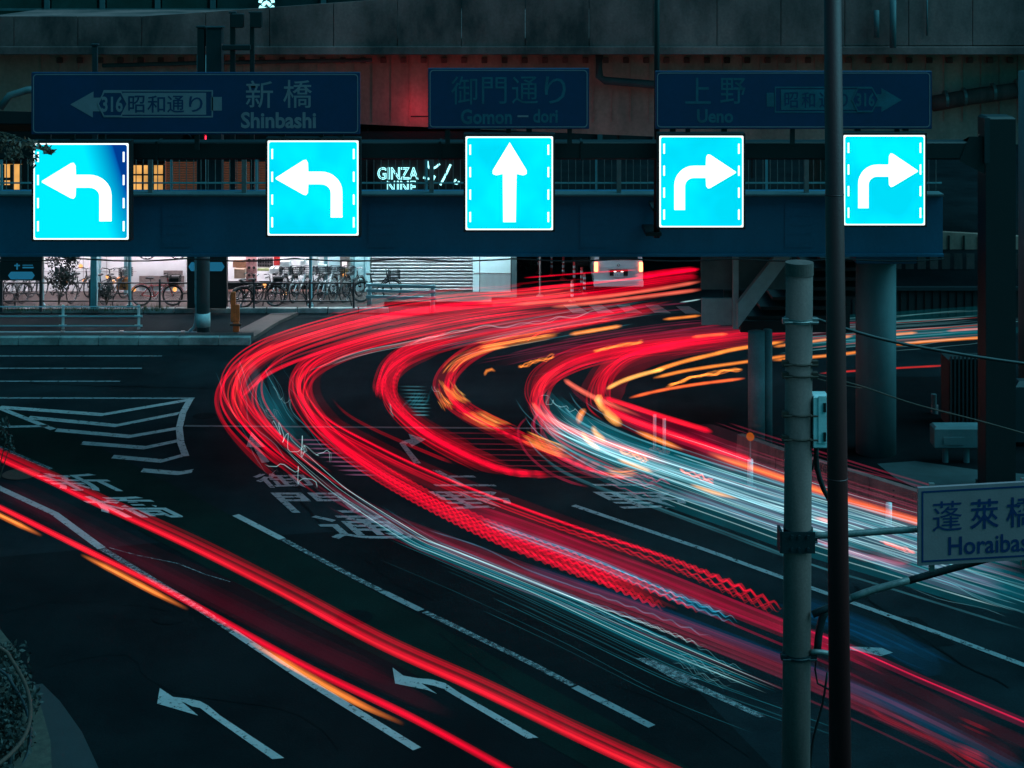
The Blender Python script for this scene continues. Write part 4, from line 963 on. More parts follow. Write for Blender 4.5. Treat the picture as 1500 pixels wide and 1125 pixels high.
k = MB(); k.cyl((vc.x+.02, Yv-.01, 1.20), (vc.x-.28, Yv+.03, 1.36), .012, n=6); k.build('wiper', 'black', rw)
for sx in (X0+.07, X1-.07):
    k = MB(); k.box(sx-.06, sx+.06, Yv-.03, Yv+.05, .80, 1.12, .015); k.build('tail_lamp', 'tail', vn)
k = MB(); k.box(X0-.01, X1+.01, Yv-.08, Yv+.1, .28, .52, .03); k.build('bumper', 'vanw', vn)
k = MB(); k.box(vc.x-.30, vc.x+.32, Yv-.035, Yv-.012, .66, .86, .008); k.build('plate_recess', 'black', vn)
k = MB(); k.box(vc.x-.165, vc.x+.165, Yv-.045, Yv-.037, .62, .79); np_ = k.build('number_plate', 'white', vn)
k = MB(); write_on(k, '11-11', vc.x-.10, vc.x+.12, .655, .73, Yv-.048); k.build('plate_digits', 'signblue', np_)
k = MB(); k.box(vc.x-.16, vc.x-.08, Yv-.05, Yv-.036, .80, .82); k.box(vc.x+.08, vc.x+.16, Yv-.05, Yv-.036, .80, .82); k.build('plate_lamp', emit('plate_lamp', (1, .6, .5), 5), vn)
k = MB(); k.torus((vc.x, Yv-.012, 1.02), (0, 1, 0), .045, .009, 14, 4); k.build('badge', 'chrome', vn)
k = MB(); k.box(X0+.5, X1-.5, Yv-.03, Yv-.005, .90, .93); k.build('handle', 'vanw', vn)
for sx in (X0+.12, X1-.12):
    for yy in (Yv+.65, Yv+2.75):
        k = MB(); k.cyl((sx-.09, yy, .29), (sx+.09, yy, .29), .29, n=20); k.build('wheel', 'tyre', vn)
mc = thing('motorcycle', G(860, 420), 'dark motorcycle parked behind the red and white posts left of the van', 'motorcycle')
c = A(848, 417, 60.5); c.z = 0
for dy in (0, 1.25):
    k = MB(); k.torus((c.x-.3+dy*.55, c.y+dy*.3, .3), (.25, 1, 0), .26, .05, 20, 6); k.build('wheel', 'tyre', mc)
k = MB(); k.box(c.x-.25, c.x+.35, c.y-.12, c.y+.42, .35, .75, .08); k.box(c.x-.3, c.x-.05, c.y-.1, c.y+.3, .75, 1.15, .06); k.build('body', 'black', mc)
k = MB(); k.box(c.x-.1, c.x+.5, c.y-.05, c.y+.3, .75, .85, .03); k.build('seat', 'tyre', mc)
k = MB(); k.cyl((c.x-.32, c.y-.3, 1.1), (c.x-.1, c.y+.45, 1.1), .02, n=6); k.build('handlebar', 'black', mc)

# ---------------------------------------------------------------- right side, under the viaduct
fw = thing('site_hoarding', A(1380, 475, 54), 'dark corrugated site fence in the gloom right of the big footbridge pillar', 'fence')
k = MB(); x = A(1060, 0, 54).x; xe2 = A(1780, 0, 54).x
while x < xe2: k.box(x, x+.17, 54, 54.06, 0, A(0, 425, 54).z); k.box(x+.17, x+.26, 54.04, 54.07, 0, A(0, 425, 54).z); x += .26
k.build('panel', 'dark', fw)
k = MB(); k.box(A(1060, 0, 54).x, xe2, 53.9, 54.1, A(0, 425, 54).z+.003, A(0, 420, 54).z); k.build('top_rail', 'gantry', fw)
k = MB(); x = A(1060, 0, 62).x
while x < A(1780, 0, 62).x: k.box(x, x+.3, 62, 62.05, 0, A(0, 372, 62).z); x += .45
fw2 = tag(k.build('slatted_wall', 'fascia'), 'dim slatted wall standing behind the corrugated fence', 'wall')
k = MB(); x = A(1320, 0, 60).x
wl_ = thing('underpass_wall', A(1400, 372, 66), 'pale sloping panelled soffit wall behind the end of the footbridge', 'wall')
k = MB(); vs = [A(1381, 340, 66), A(1560, 350, 66), A(1560, 430, 66), A(1440, 395, 66), A(1381, 372, 66)]; k.prism([(v.x, v.z) for v in vs], 66, 66.3); k.build('panel', 'girder', wl_)
k = MB()
for x in (1390, 1412, 1434): p = A(x, 345, 65.98); k.box(p.x-.03, p.x+.03, 65.95, 65.99, p.z-.9, p.z)
k.build('joint', 'black', wl_)
# water filled barrier on legs and the slatted crate behind
wb = thing('road_barrier', G(1405, 690), 'teal plastic road barrier block on two short legs behind the gantry post', 'barrier')
c = G(1368, 681); D = c.y
k = MB(); p, q = A(1369, 662, D), A(1446, 626, D); k.box(p.x, q.x, D, D+.45, p.z+.05, q.z, .05); k.build('block', 'pillar', wb)
k = MB(); p, q = A(1382, 652, D), A(1412, 640, D); k.box(p.x, q.x, D-.02, D-.002, p.z, q.z, .006); k.build('recess', 'pillar', wb)
for x in (1388, 1419): k = MB(); p = A(x, 0, D); k.cyl((p.x, D+.2, 0), (p.x, D+.2, A(0, 660, D).z+.1), .07, n=10); k.build('leg', 'pillar', wb)
cr = thing('slatted_crate', G(1415, 655), 'tall dark slatted crate standing behind the teal road barrier', 'crate')
D = 41.5
k = MB(); x = A(1392, 0, D).x
while x < A(1470, 0, D).x: k.box(x, x+.045, D, D+.05, .1, A(0, 522, D).z); x += .10
k.build('slat', 'gantry', cr)
k = MB(); 
for y in (530, 590, 640): z = A(0, y, D).z; k.box(A(1392, 0, D).x, A(1470, 0, D).x, D+.06, D+.12, z-.05, z+.05)
k.box(A(1392, 0, D).x, A(1470, 0, D).x, D+.13, D+.9, 0, A(0, 530, D).z); k.build('frame', 'dark', cr)
t_ = thing('marker_post', G(1368, 605), 'short pale marker post in the dark under the viaduct', 'post')
c = G(1368, 606); k = MB(); k.cyl((c.x, c.y, 0), (c.x, c.y, .5), .07, n=12); k.build('shaft', 'pillar', t_)
k = MB(); k.box(c.x+.05, c.x+.08, c.y-.12, c.y-.08, .02, .25); k.build('reflector', 'white', t_)
t_ = thing('grey_cabinet', G(1497, 690), 'rounded teal cabinet at the right edge beyond the gantry post', 'cabinet')
c = A(1500, 0, 40); k = MB(); k.box(c.x-.2, c.x+.6, 40, 40.5, 0, A(0, 560, 40).z, .12); k.build('casing', 'gantry', t_)
k = MB(); k.box(c.x-.12, c.x+.5, 39.9, 39.998, A(0, 690, 40).z, A(0, 655, 40).z, .03); k.build('door', 'pillar', t_)
gsheet('painted_light_pool', [(1285, 680), (1340, 676), (1440, 690), (1560, 700), (1600, 720), (1350, 720), (1310, 700)], mat('light_pool_tone', (.03, .05, .055), .8), .012)  # paler sheet painted as a pool of light on the ground
# concrete barrier along the curve on the right
wa = thing('concrete_barrier', G(1200, 730), 'low grey barrier wall with small studs along the outer side of the curve at right', 'barrier')
pts, _ = crom([G(1078, 676), G(1150, 703), G(1250, 735), G(1350, 768), (G(1500, 815)), G(1700, 878)], 1.2)
for i in range(len(pts)-1):
    p, q = pts[i], pts[i].lerp(pts[i+1], .985); n = Vector((-(q-p).y, (q-p).x, 0)).normalized()
    if n.y < 0: n = -n
    k = MB(); a1_, a2_ = n*.04, n*.22
    k.add([p, q, q+n*.32, p+n*.32, p+a1_+Vector((0, 0, .62)), q+a1_+Vector((0, 0, .62)), q+a2_+Vector((0, 0, .62)), p+a2_+Vector((0, 0, .62))], [(3, 2, 1, 0), (4, 5, 6, 7), (0, 1, 5, 4), (1, 2, 6, 5), (2, 3, 7, 6), (3, 0, 4, 7)])
    s_ = k.build('segment', 'polec', wa)
    if i % 2:
        k = MB(); m_ = (p+q)/2
        for zz in (.25, .38, .50): k.box(m_.x-.02, m_.x+.02, m_.y-.015-.0, m_.y+.0, zz, zz+.03)
        k.build('stud', 'black', s_)
def wpost(px, py, h, label, lamp=False):
    c = G(px, py); t_ = thing('marker_post', c, label, 'post')
    k = MB(); k.cyl((c.x, c.y, 0), (c.x, c.y, .04), .14, n=14); k.build('foot', 'steel', t_)
    k = MB(); k.cyl((c.x, c.y, .04), (c.x, c.y, h), .065 if h < .8 else .04, n=14); k.build('shaft', 'white', t_, True)
    if lamp:
        k = MB(); k.cyl((c.x, c.y, h), (c.x, c.y, h+.42), .018, n=8); k.build('stem', 'steel', t_)
        k = MB(); z = h+.5; k.cyl((c.x, c.y-.04, z), (c.x, c.y+.04, z), .085, n=16); k.build('lamp_disc', 'orangelamp', t_)
wpost(1099, 716, .65, 'white post with an orange disc lamp above it beside the curve barrier', True)
wpost(1302, 776, .55, 'white post by the right barrier between the brown pole and the white name sign')
wpost(973, 664, .82, 'slim white post in the red streaks left of the disc lamp, right one of two')
wpost(959, 660, .86, 'slim white post in the red streaks, left one of two')

# ---------------------------------------------------------------- near poles and name sign
PD = 18.8
cp = thing('concrete_pole', (A(1168, 0, PD).x, PD, 0), 'thick grey utility pole with clamps and a flat cap in front on the right', 'pole')
cx_ = A(1171, 0, PD).x; cb = A(1166, 0, PD).x; zt0 = A(0, 384, PD).z; r_ = .150
k = MB(); k.cyl((cb-.02, PD, 0), (cx_, PD, zt0-.10), .162, .150, 32); k.build('shaft', 'polec', cp, True)
k = MB(); k.cyl((cx_, PD, zt0-.14), (cx_, PD, zt0), .158, .158, 32); k.build('cap', 'polec', cp)
def clamp(y, hh, big=False, m='rust'):
    z = A(0, y, PD).z; xx = cb+(cx_-cb)*(z/zt0); k = MB()
    k.torus((xx, PD, z), (0, 0, 1), .163, .012, 24, 4)
    if hh > .04: k.cyl((xx, PD, z-hh/2), (xx, PD, z+hh/2), .166, n=28)
    for sx in ((-1, 1)):
        k.box(xx+sx*.165-.035, xx+sx*.165+.035, PD-.10, PD-.03, z-.035, z+.035, .006); k.cyl((xx+sx*.10, PD-.16, z), (xx+sx*.19, PD-.16, z), .012, n=6)
    if big:
        for sx in (-.1, -.02, .08):
            for dz in (-.07, .07): k.cyl((xx+sx, PD-.20, z+dz), (xx+sx, PD-.17, z+dz), .02, n=8)
        k.box(xx-.21, xx+.16, PD-.175, PD-.166, z-.12, z+.12); k.box(xx-.23, xx-.20, PD-.17, PD+.05, z-.12, z+.12)
    k.build('clamp', m, cp)
clamp(468, .05, m='steel'); clamp(530, .03, m='rust'); clamp(547, .03, m='rust'); clamp(604, .03, m='rust'); clamp(639, .03, m='rust'); clamp(787, .22, True, m='gantry'); clamp(958, .05, m='gantry')
sb = thing('switch_box', A(1201, 650, PD), 'pale grey switch box mounted between the grey pole and the brown pole', 'box')
p, q = A(1189, 652, PD), A(1212, 577, PD); k = MB(); k.box(p.x, q.x, PD-.12, PD+.12, p.z, q.z, .01); k.build('casing', 'white', sb)
k = MB(); p2, q2 = A(1199, 650, PD-.13), A(1211, 580, PD-.13); k.box(p2.x, q2.x, PD-.132, PD-.121, p2.z, q2.z, .004); k.build('door', 'white', sb)
k = MB()
for y in (597, 640): c = A(1208, y, PD-.14); k.box(c.x-.015, c.x+.015, PD-.15, PD-.133, c.z-.05, c.z+.05)
k.each('hinge', 'black', sb)
k = MB(); k.box(A(1184, 0, PD).x, p.x-.002, PD-.04, PD+.04, p.z+.1, p.z+.16); k.box(A(1184, 0, PD).x, p.x-.002, PD-.04, PD+.04, q.z-.16, q.z-.1); k.build('mount', 'steel', sb)
bp = thing('brown_pole', (A(1230, 0, 17.2).x, 17.2, 0), 'tall glossy brown pole running the full height of the picture on the right', 'pole')
k = MB(); p = A(1219, -60, 17.2); q = A(1231, 1125, 17.2); dx = (q.x-p.x)/(q.z-p.z); xb0 = p.x-dx*p.z
k.cyl((xb0, 17.2, 0), (p.x+dx*(2.5), 17.2, p.z+2.5), .124, .080, 28); k.build('shaft', 'brown', bp, True)
k = MB()
for y in (285, 700): z = A(0, y, 17.2).z; k.torus((xb0+dx*z, 17.2, z), (0, 0, 1), .124-.044*z/14.5, .006, 28, 4)
k.cyl((xb0, 17.2, 0), (xb0, 17.2, .35), .17, n=20); k.build('joint_ring', 'brown', bp)
# cables
def cable(name, px, D0_, D1_, r, m, label):
    n = len(px); pts, _ = crom([A(x, y, D0_+(D1_-D0_)*i/(n-1)) for i, (x, y) in enumerate(px)], .12); k = MB(); k.tube(pts, r, 6)
    return tag(k.build(name, m, None, True), label, 'cable')
cable('cable', [(1190, 465), (1240, 482), (1320, 503), (1440, 524), (1560, 540)], PD, PD+1, .020, 'black', 'thick black cable running right from the top clamp of the grey pole')
cable('guy_wire', [(1190, 547), (1262, 566), (1340, 592), (1440, 618), (1560, 652)], PD, PD+1, .010, 'rust', 'thin rusty guy wire running right from the middle clamps')
cable('guy_wire', [(1190, 553), (1230, 563), (1262, 569)], PD, PD+.2, .007, 'rust', 'short doubled strand joining the rusty guy wire near the pole')
cable('cable', [(1196, 652), (1196, 680), (1202, 705), (1212, 728), (1226, 745)], PD+.05, PD+.1, .030, 'black', 'thick black cable hanging below the pale switch box')
cable('cable', [(1196, 652), (1193, 672), (1189, 690)], PD+.05, PD+.05, .012, 'black', 'thin black cable beside the thick one below the switch box')
cable('conduit', [(1214, 888), (1206, 900), (1200, 925), (1197, 955)], PD, PD, .045, 'gantry', 'curved grey conduit between the two poles above the lowest clamp')
cable('cable', [(1196, 960), (1194, 985), (1200, 1005), (1215, 1010)], PD, PD, .012, 'black', 'thin looping cable under the lowest clamp')
cable('cable', [(1212, 985), (1205, 1030), (1190, 1090), (1185, 1160)], PD, PD, .014, 'black', 'slack black cable sagging down between the two poles')
cable('support_arm', [(1184, 785), (1230, 783), (1300, 778), (1346, 775)], PD-.05, PD-.1, .038, 'steel', 'upper pale steel arm holding the white name sign')
cable('support_arm', [(1247, 876), (1280, 864), (1332, 850)], PD-.12, PD-.1, .040, 'steel', 'lower pale steel brace sloping up to the white name sign')
cable('support_arm', [(1190, 900), (1247, 876.5)], PD-.12, PD-.12, .040, 'gantry', 'dark end of the lower brace behind the brown pole')
cable('support_arm', [(1331, 850.5), (1390, 834), (1470, 812)], PD-.1, PD-.05, .040, 'black', 'dark brace arm passing under the white name sign')
cable('cable', [(1188, 955), (1200, 955), (1214, 957)], PD-.1, PD-.1, .03, 'steel', 'short bolt stub joining both poles at the lowest clamp')
hs = thing('street_name_sign', A(1420, 825, 18.6), 'white street sign with blue kanji and Horaibashi cut off by the right edge', 'street sign')
a_, b_, c_, d_ = (1345, 715), (1345, 829), (1560, 817), (1560, 703)
HD = 18.6
k = MB(); P4 = [A(x, y, HD) for x, y in (b_, c_, d_, a_)]
k.prism([(v.x, v.z) for v in P4], HD, HD+.05); k.build('board', 'plate', hs)
def sk(x, y): return y-(x-1345)*.056
k = MB(); o1 = [(1350, 720), (1555, 720), (1555, 824), (1350, 824)]; i1 = [(1352.5, 722.5), (1552, 722.5), (1552, 821.5), (1352.5, 821.5)]
ff_ = lambda L: [(A(x, sk(x, y), HD).x, A(x, sk(x, y), HD).z) for x, y in L]
ring(k, ff_(o1), ff_(i1), HD-.004, HD-.0005); k.build('border', 'plateblue', hs)
k = MB()
for body, x0, x1, y0, y1, bo in (('蓬', 1366, 1409, 736, 780, .0), ('萊', 1421, 1463, 736, 780, .009), ('橋', 1474, 1518, 736, 780, .009), ('Horaibashi', 1389, 1530, 789, 816, .014)):
    gv, gf = glyphs(body, bo); vv = []
    for u, v in gv: x = x0+(x1-x0)*u; vv.append(A(x, sk(x, y1-(y1-y0)*v), HD)+Vector((0, -.006, 0)))
    k.add(vv, gf)
k.build('lettering', 'plateblue', hs)
k = MB(); 
for x in (1365, 1500): p = A(x, sk(x, 713), HD+.06); k.box(p.x-.03, p.x+.03, HD+.052, HD+.09, p.z-.95, p.z+.03)
k.build('bracket', 'steel', hs)

# ---------------------------------------------------------------- light trails of the traffic
RED = (1.0, .0, .026); HOT = (1.0, .045, .03); ORG = (1.0, .26, .035); YEL = (1.0, .42, .09); WHT = (.55, .95, 1.0); CYN = (.0, .55, .70); PNK = (.8, .06, .16); BLU = (0, .10, .30); SAL = (1.0, .16, .10)
TRAIL = .30
def smooth_noise(n, k):
    pts = [rnd(-1, 1) for _ in range(k+3)]; out = []
    for i in range(n):
        u = i/(n-1)*k; j = int(u); f_ = u-j; f_ = f_*f_*(3-2*f_); out.append(pts[j]*(1-f_)+pts[j+1]*f_)
    return out
def trail(label, px, h, strands, cat='light trail', group='light trails of passing vehicles'):
    """strands: list of dicts n, col, s(trength), r, su (sideways spread m), sv (height spread m), a/b (start/end share),
       zig (m), zl (wave length m), z0 (share where the shake starts), pulse (wave length m), off (sideways shift m)"""
    base = G(*px[0], h); t_ = thing('light_trail', (base.x, base.y, 0), label, cat, group)
    ctrl = [G(x, y, h) for x, y in px]
    for S in strands:
        step = .05 if (S.get('zig') or S.get('pulse')) else .2
        pts, L = crom(ctrl, step); n = len(pts); nrm = []
        for i in range(n):
            d = pts[min(i+1, n-1)]-pts[max(i-1, 0)]; nrm.append(Vector((-d.y, d.x, 0)).normalized())
        N = S.get('n', 1)
        for q in range(N):
            gs = lambda: max(-1, min(1, random.gauss(0, .5))); u0 = S.get('off', 0)+(gs()*S.get('su', 0) if N > 1 else 0); v0 = gs()*S.get('sv', 0) if N > 1 else 0
            j = S.get('jit', .12)
            a_ = S.get('a', 0)+(rnd(0, j) if N > 1 else 0); b_ = S.get('b', 1)-(rnd(0, j) if N > 1 else 0)
            i0, i1 = int(a_*(n-1)), max(int(a_*(n-1))+4, int(b_*(n-1))); i1 = min(i1, n-1)
            wob = smooth_noise(n, S.get('wk', 5)); zz = S.get('zig', 0); zl = S.get('zl', .5); ph = rnd(0, .25); zph = rnd(0, .4)*zl
            P_ = []; C_ = []; Rr = []; r = S.get('r', .03)*(rnd(.6, 1.35) if N > 1 else 1); st = S.get('s', 1)*(rnd(.45, 1.4) if N > 1 else 1)
            pl = S.get('pulse'); fl = smooth_noise(n, 18)
            for i in range(i0, i1+1):
                u = i/(n-1); w = (i-i0)/max(1, i1-i0)
                p = pts[i]+nrm[i]*(u0*(1+S.get('wb', .25)*wob[i]))+Vector((0, 0, max(-h+.06, v0)))
                if zz:
                    g_ = max(0, (u-S.get('z0', 0))/max(.01, 1-S.get('z0', 0))); ss = (u*L+zph+.35*zl*wob[i])/zl % 1; g_ *= .7+.5*abs(fl[i])
                    p = p+Vector((0, 0, zz*g_*((4*abs(ss-.5)-1) if zl < .7 else cos(2*pi*ss))))
                fade = min(1, w/max(.001, S.get('fa', .06)))*min(1, (1-w)/max(.001, S.get('fb', .06)))
                k_ = TRAIL*st*fade*(1+.35*fl[i])
                if pl: 
                    sq = (u*L/pl) % 1; k_ *= (1.0 if sq < .55 else S.get('pl', .25))
                P_.append(p); C_.append(k_); Rr.append(max(.004, r*(.55+.45*fade)))
            if len(P_) < 3: continue
            k = MB(); m_ = 6; k.tube(P_, Rr, m_)
            o = k.build('streak', 'trail', t_)
            ca = o.data.color_attributes.new('glow', 'FLOAT_COLOR', 'POINT'); c = S['col']
            jit = rnd(.85, 1.15) if N > 1 else 1
            for i, kk in enumerate(C_):
                for j_ in range(m_): ca.data[i*m_+j_].color = (c[0]*kk, c[1]*kk*jit, c[2]*kk*jit, 1)
    return t_
def soft(col, s, r, n=4, **kw):
    s = s*1.25            # nested tubes: a bright middle and softer edge
    return [dict(col=col, s=s/n, r=r*(i+1)/n, **kw) for i in range(n)]

P1 = [(1030, 408), (940, 420), (860, 431), (760, 440), (650, 450), (560, 464), (470, 487), (400, 512), (360, 540), (345, 572), (356, 606), (395, 650), (450, 694), (520, 738), (600, 778), (700, 822), (820, 868)]
trail('outermost red loop sweeping in from the van, round the left turn tip and down', P1, .85,
      [dict(n=8, col=RED, s=.28, r=.045, su=.5, sv=.3, b=.8, jit=.06), dict(n=14, col=RED, s=.60, r=.02, su=.7, sv=.4, b=.82), dict(n=5, col=HOT, s=.45, r=.022, su=.3, sv=.3, a=.35, b=.66)]
      + [dict(n=4, col=RED, s=.07, r=.18, su=.3, sv=.3, a=.2, b=.75)])
trail('inner edge strands of the outermost red loop beside the cyan sparks', [(640, 474), (560, 490), (470, 517), (400, 545), (362, 575), (350, 590)], .8,
      [dict(n=4, col=RED, s=.5, r=.03, su=.12, sv=.08, jit=.05)])
trail('faint pink band continuing the outermost loop down to the grey pole', [(440, 690), (520, 741), (620, 785), (700, 818), (820, 860), (917, 893), (1035, 938), (1146, 982), (1260, 1030), (1380, 1085), (1480, 1130)], .8,
      [dict(n=5, col=(.18, .006, .022), s=.20, r=.09, su=.25, sv=.15, jit=.2, fa=.3), dict(n=9, col=PNK, s=.09, r=.02, su=.4, sv=.2), dict(n=3, col=BLU, s=.16, r=.07, off=.35, su=.15, sv=.1, a=.4)])
P2 = [(1030, 424), (930, 437), (820, 450), (700, 466), (600, 486), (520, 506), (465, 530), (443, 558), (450, 592), (490, 640), (560, 690), (640, 735), (740, 783), (867, 832), (1000, 888), (1042, 908)]
trail('second red loop whose lower end breaks into bright zigzags left of the grey pole', P2, .85,
      [dict(n=7, col=RED, s=.26, r=.04, su=.36, sv=.28, a=.12, b=.62, jit=.08), dict(n=12, col=RED, s=.50, r=.018, su=.35, sv=.22, a=.1, b=1, jit=.08, zig=.045, zl=.22, z0=.66, fb=.01),
       dict(n=5, col=RED, s=.34, r=.028, su=.24, sv=.14, a=.4, b=.99, jit=.03), dict(n=4, col=HOT, s=.4, r=.025, su=.25, sv=.25, a=.42, b=.62), dict(n=3, col=RED, s=.06, r=.16, su=.3, sv=.25, a=.3, b=.8)])
trail('red pair of strands above the second loop ending in tall zigzags at the grey pole', [(448, 588), (480, 622), (553, 662), (620, 694), (700, 727), (833, 776), (967, 822), (1067, 862), (1148, 898)], .9,
      [dict(n=9, col=RED, s=.42, r=.014, su=.20, sv=.14, jit=.06, zig=.06, zl=.28, z0=.6, fb=.01), dict(n=7, col=RED, s=.2, r=.028, su=.6, sv=.3, a=.0, b=.5, jit=.1, fa=.4), dict(n=3, col=RED, s=.07, r=.12, su=.3, sv=.2, b=.9, fb=.3)])
trail('dark red smear between the two zigzag ended trails', [(640, 728), (780, 775), (930, 830), (1050, 878), (1150, 918), (1260, 962), (1330, 995)], .7,
      [dict(n=5, col=(.42, 0, .03), s=.2, r=.07, su=.3, sv=.1), dict(n=6, col=(.5, .0, .05), s=.25, r=.02, su=.7, sv=.1)])
P3 = [(960, 446), (870, 462), (780, 476), (700, 490), (630, 508), (585, 530), (566, 558), (572, 590), (610, 628), (668, 662), (735, 690), (812, 700)]
trail('third red loop ending in shaken blocks above the road arrow', P3, .85,
      [dict(n=8, col=RED, s=.32, r=.035, su=.25, sv=.22, b=.62, jit=.1), dict(n=7, col=RED, s=.48, r=.018, su=.35, sv=.25, jit=.1), dict(n=6, col=RED, s=.42, r=.05, su=.2, sv=.15, a=.45, b=1, jit=.05, pulse=.42, pl=.45, fb=.02), dict(n=3, col=RED, s=.10, r=.16, su=.25, sv=.2, a=.3)])
trail('dark red twin strand rising left of the third loop with vertical edge', [(660, 492), (600, 512), (566, 536), (553, 565), (552, 588)], .95,
      [dict(n=6, col=RED, s=.42, r=.045, su=.16, sv=.15, jit=.05, pulse=.3, pl=.6)])
P4 = [(980, 442), (900, 458), (820, 474), (750, 490), (695, 512), (662, 540), (655, 570), (680, 600), (740, 632), (810, 662), (880, 690), (960, 708)]
trail('fourth red loop carrying flashing orange blocks', P4, .85,
      [dict(n=8, col=RED, s=.34, r=.035, su=.28, sv=.22, jit=.08, b=.8), dict(n=6, col=RED, s=.40, r=.03, su=.25, sv=.15, a=.5, jit=.06, pulse=.4, pl=.35), dict(n=2, col=RED, s=.1, r=.16, su=.2, sv=.2)])
for lb, px, r in (('yellow orange flash at the top left of the fourth loop', [(655, 545), (668, 531), (690, 520), (720, 510), (745, 506)], .10), ('broad yellow flash on the upper part of the fourth loop', [(700, 508), (740, 501), (790, 492), (815, 488)], .13),
                  ('orange barred flash at the left bend of the fourth loop', [(652, 566), (660, 578), (676, 588)], .19), ('short orange blob below the left bend of the fourth loop', [(650, 583), (656, 592), (660, 600)], .09),
                  ('orange barred flash on the lower part of the fourth loop', [(690, 604), (712, 616), (736, 626)], .16), ('orange barred flash farther down the fourth loop', [(770, 641), (800, 654), (834, 666)], .15),
                  ('last faint orange flash at the end of the fourth loop', [(885, 690), (910, 694), (935, 690)], .07)):
    trail(lb, px, .85, [dict(n=6, col=ORG, s=.42, r=r*.22, su=r*1.7, sv=r*.8, jit=.0, fa=.01, fb=.01, wb=0), dict(n=7, col=YEL, s=.40, r=r*.10, su=r*2, sv=r, jit=.05, fa=.01, fb=.01, wb=0)])
P5 = [(1150, 490), (1060, 500), (980, 506), (900, 516), (840, 532), (800, 556), (786, 585), (795, 612), (830, 640), (890, 668), (950, 694)]
trail('fifth red loop curving round the white squiggles', P5, .85,
      [dict(n=9, col=RED, s=.30, r=.05, su=.35, sv=.25, jit=.1, b=.85, fa=.3), dict(n=8, col=RED, s=.42, r=.018, su=.45, sv=.3, jit=.15, fa=.3), dict(n=5, col=RED, s=.08, r=.22, su=.4, sv=.25, b=.7, fa=.5), dict(n=3, col=HOT, s=.35, r=.03, su=.15, sv=.2, a=.4, b=.7)])
trail('pale pink double arc under the left bend of the fifth loop', [(790, 600), (778, 618), (782, 642), (806, 668), (850, 690), (900, 702)], .7,
      [dict(n=6, col=(.9, .03, .12), s=.30, r=.03, su=.3, sv=.15, jit=.06)])
P6 = [(1240, 480), (1140, 484), (1060, 492), (980, 503), (920, 520), (888, 545), (878, 574), (890, 594), (940, 622), (1010, 650), (1062, 672), (1102, 690)]
trail('innermost red loop with a hard turn near the yellow flare', P6, .85,
      [dict(n=8, col=RED, s=.30, r=.045, su=.4, sv=.25, jit=.1, b=.75, fa=.35), dict(n=8, col=RED, s=.40, r=.018, su=.5, sv=.3, jit=.15, b=.8, fa=.3), dict(n=4, col=RED, s=.09, r=.22, su=.4, sv=.25, b=.65, fa=.6)])
trail('bright straight red beam ending right of the two slim white posts', [(884, 582), (960, 607), (1044, 633)], .9, soft(RED, 1.5, .07, fb=.03)+[dict(n=3, col=HOT, s=.3, r=.02, su=.06, sv=.05)])
trail('bright straight red beam ending at the post with the disc lamp', [(882, 594), (920, 613), (1010, 645), (1104, 676)], .9, soft(RED, 1.6, .085, fb=.03)+[dict(n=3, col=HOT, s=.35, r=.025, su=.08, sv=.05)])
trail('salmon streak entering from the dark centre into the yellow flare', [(826, 556), (846, 569), (872, 583), (886, 589), (940, 610)], .9, soft(SAL, 1.3, .07, fa=.02, fb=.4))
trail('salmon arc along the lower inside of the fifth loop', [(779, 590), (796, 608), (833, 628), (880, 646), (933, 662), (985, 680)], .85, soft(SAL, 1.1, .06, fa=.04, fb=.2)+[dict(n=4, col=RED, s=.4, r=.03, su=.2, sv=.1)])
trail('upright yellow flare where the innermost trails cross', [(880, 580), (876, 586), (880, 594), (884, 600)], .9, soft(YEL, 2.0, .10, fa=.1, fb=.1))
trail('thick yellow flare just below the crossing point', [(884, 598), (894, 610), (910, 622)], .8, soft(YEL, 1.8, .12, fa=.2, fb=.2))
trail('curved upright orange dash left of the crossing point', [(857, 600), (850, 608), (848, 619)], .8, soft(ORG, 1.6, .09, fa=.1, fb=.1))
trail('yellow dash under the crossing point bending right', [(868, 625), (874, 636), (888, 647)], .7, soft(YEL, 1.6, .08, fa=.2, fb=.2))
trail('yellow dash left of the salmon arc end', [(851, 632), (862, 646), (880, 660)], .7, soft(YEL, 1.5, .07, fa=.2, fb=.2))
trail('orange dash in the dark red gap left of the slim white posts', [(930, 631), (965, 645), (1002, 659)], .8, soft(ORG, 1.6, .065, fa=.2, fb=.3))
trail('long orange beam passing behind both poles toward the name sign', [(1035, 664), (1090, 682), (1150, 702), (1242, 733), (1345, 764), (1420, 786)], .85, soft((1.0, .13, .02), 1.5, .085, fa=.15, fb=.05)+[dict(n=3, col=YEL, s=.3, r=.025, su=.05, sv=.05, b=.6)])
trail('yellow dash above the cyan flow, upper one', [(903, 672), (930, 682), (957, 692)], .7, soft(YEL, 1.4, .05, fa=.2, fb=.2))
trail('yellow dash above the cyan flow, lower right one', [(1010, 709), (1048, 722), (1084, 731)], .7, soft(YEL, 1.3, .05, fa=.2, fb=.3))
trail('pale orange wavy end beyond the brown pole', [(1190, 758), (1215, 764), (1242, 776)], .7, soft(SAL, 1.3, .05, fa=.1, fb=.2))
trail('pale orange wave just left of the white name sign', [(1290, 792), (1318, 800), (1345, 812)], .7, [dict(n=4, col=SAL, s=.6, r=.02, su=.08, sv=.05, zig=.05, zl=1.2, fb=.02)])
trail('orange zigzag left of the first white posts in the cyan flow', [(908, 660), (930, 668), (952, 677)], .8, [dict(n=4, col=ORG, s=.7, r=.016, su=.05, sv=.03, zig=.08, zl=.5, z0=-1, jit=.02)])
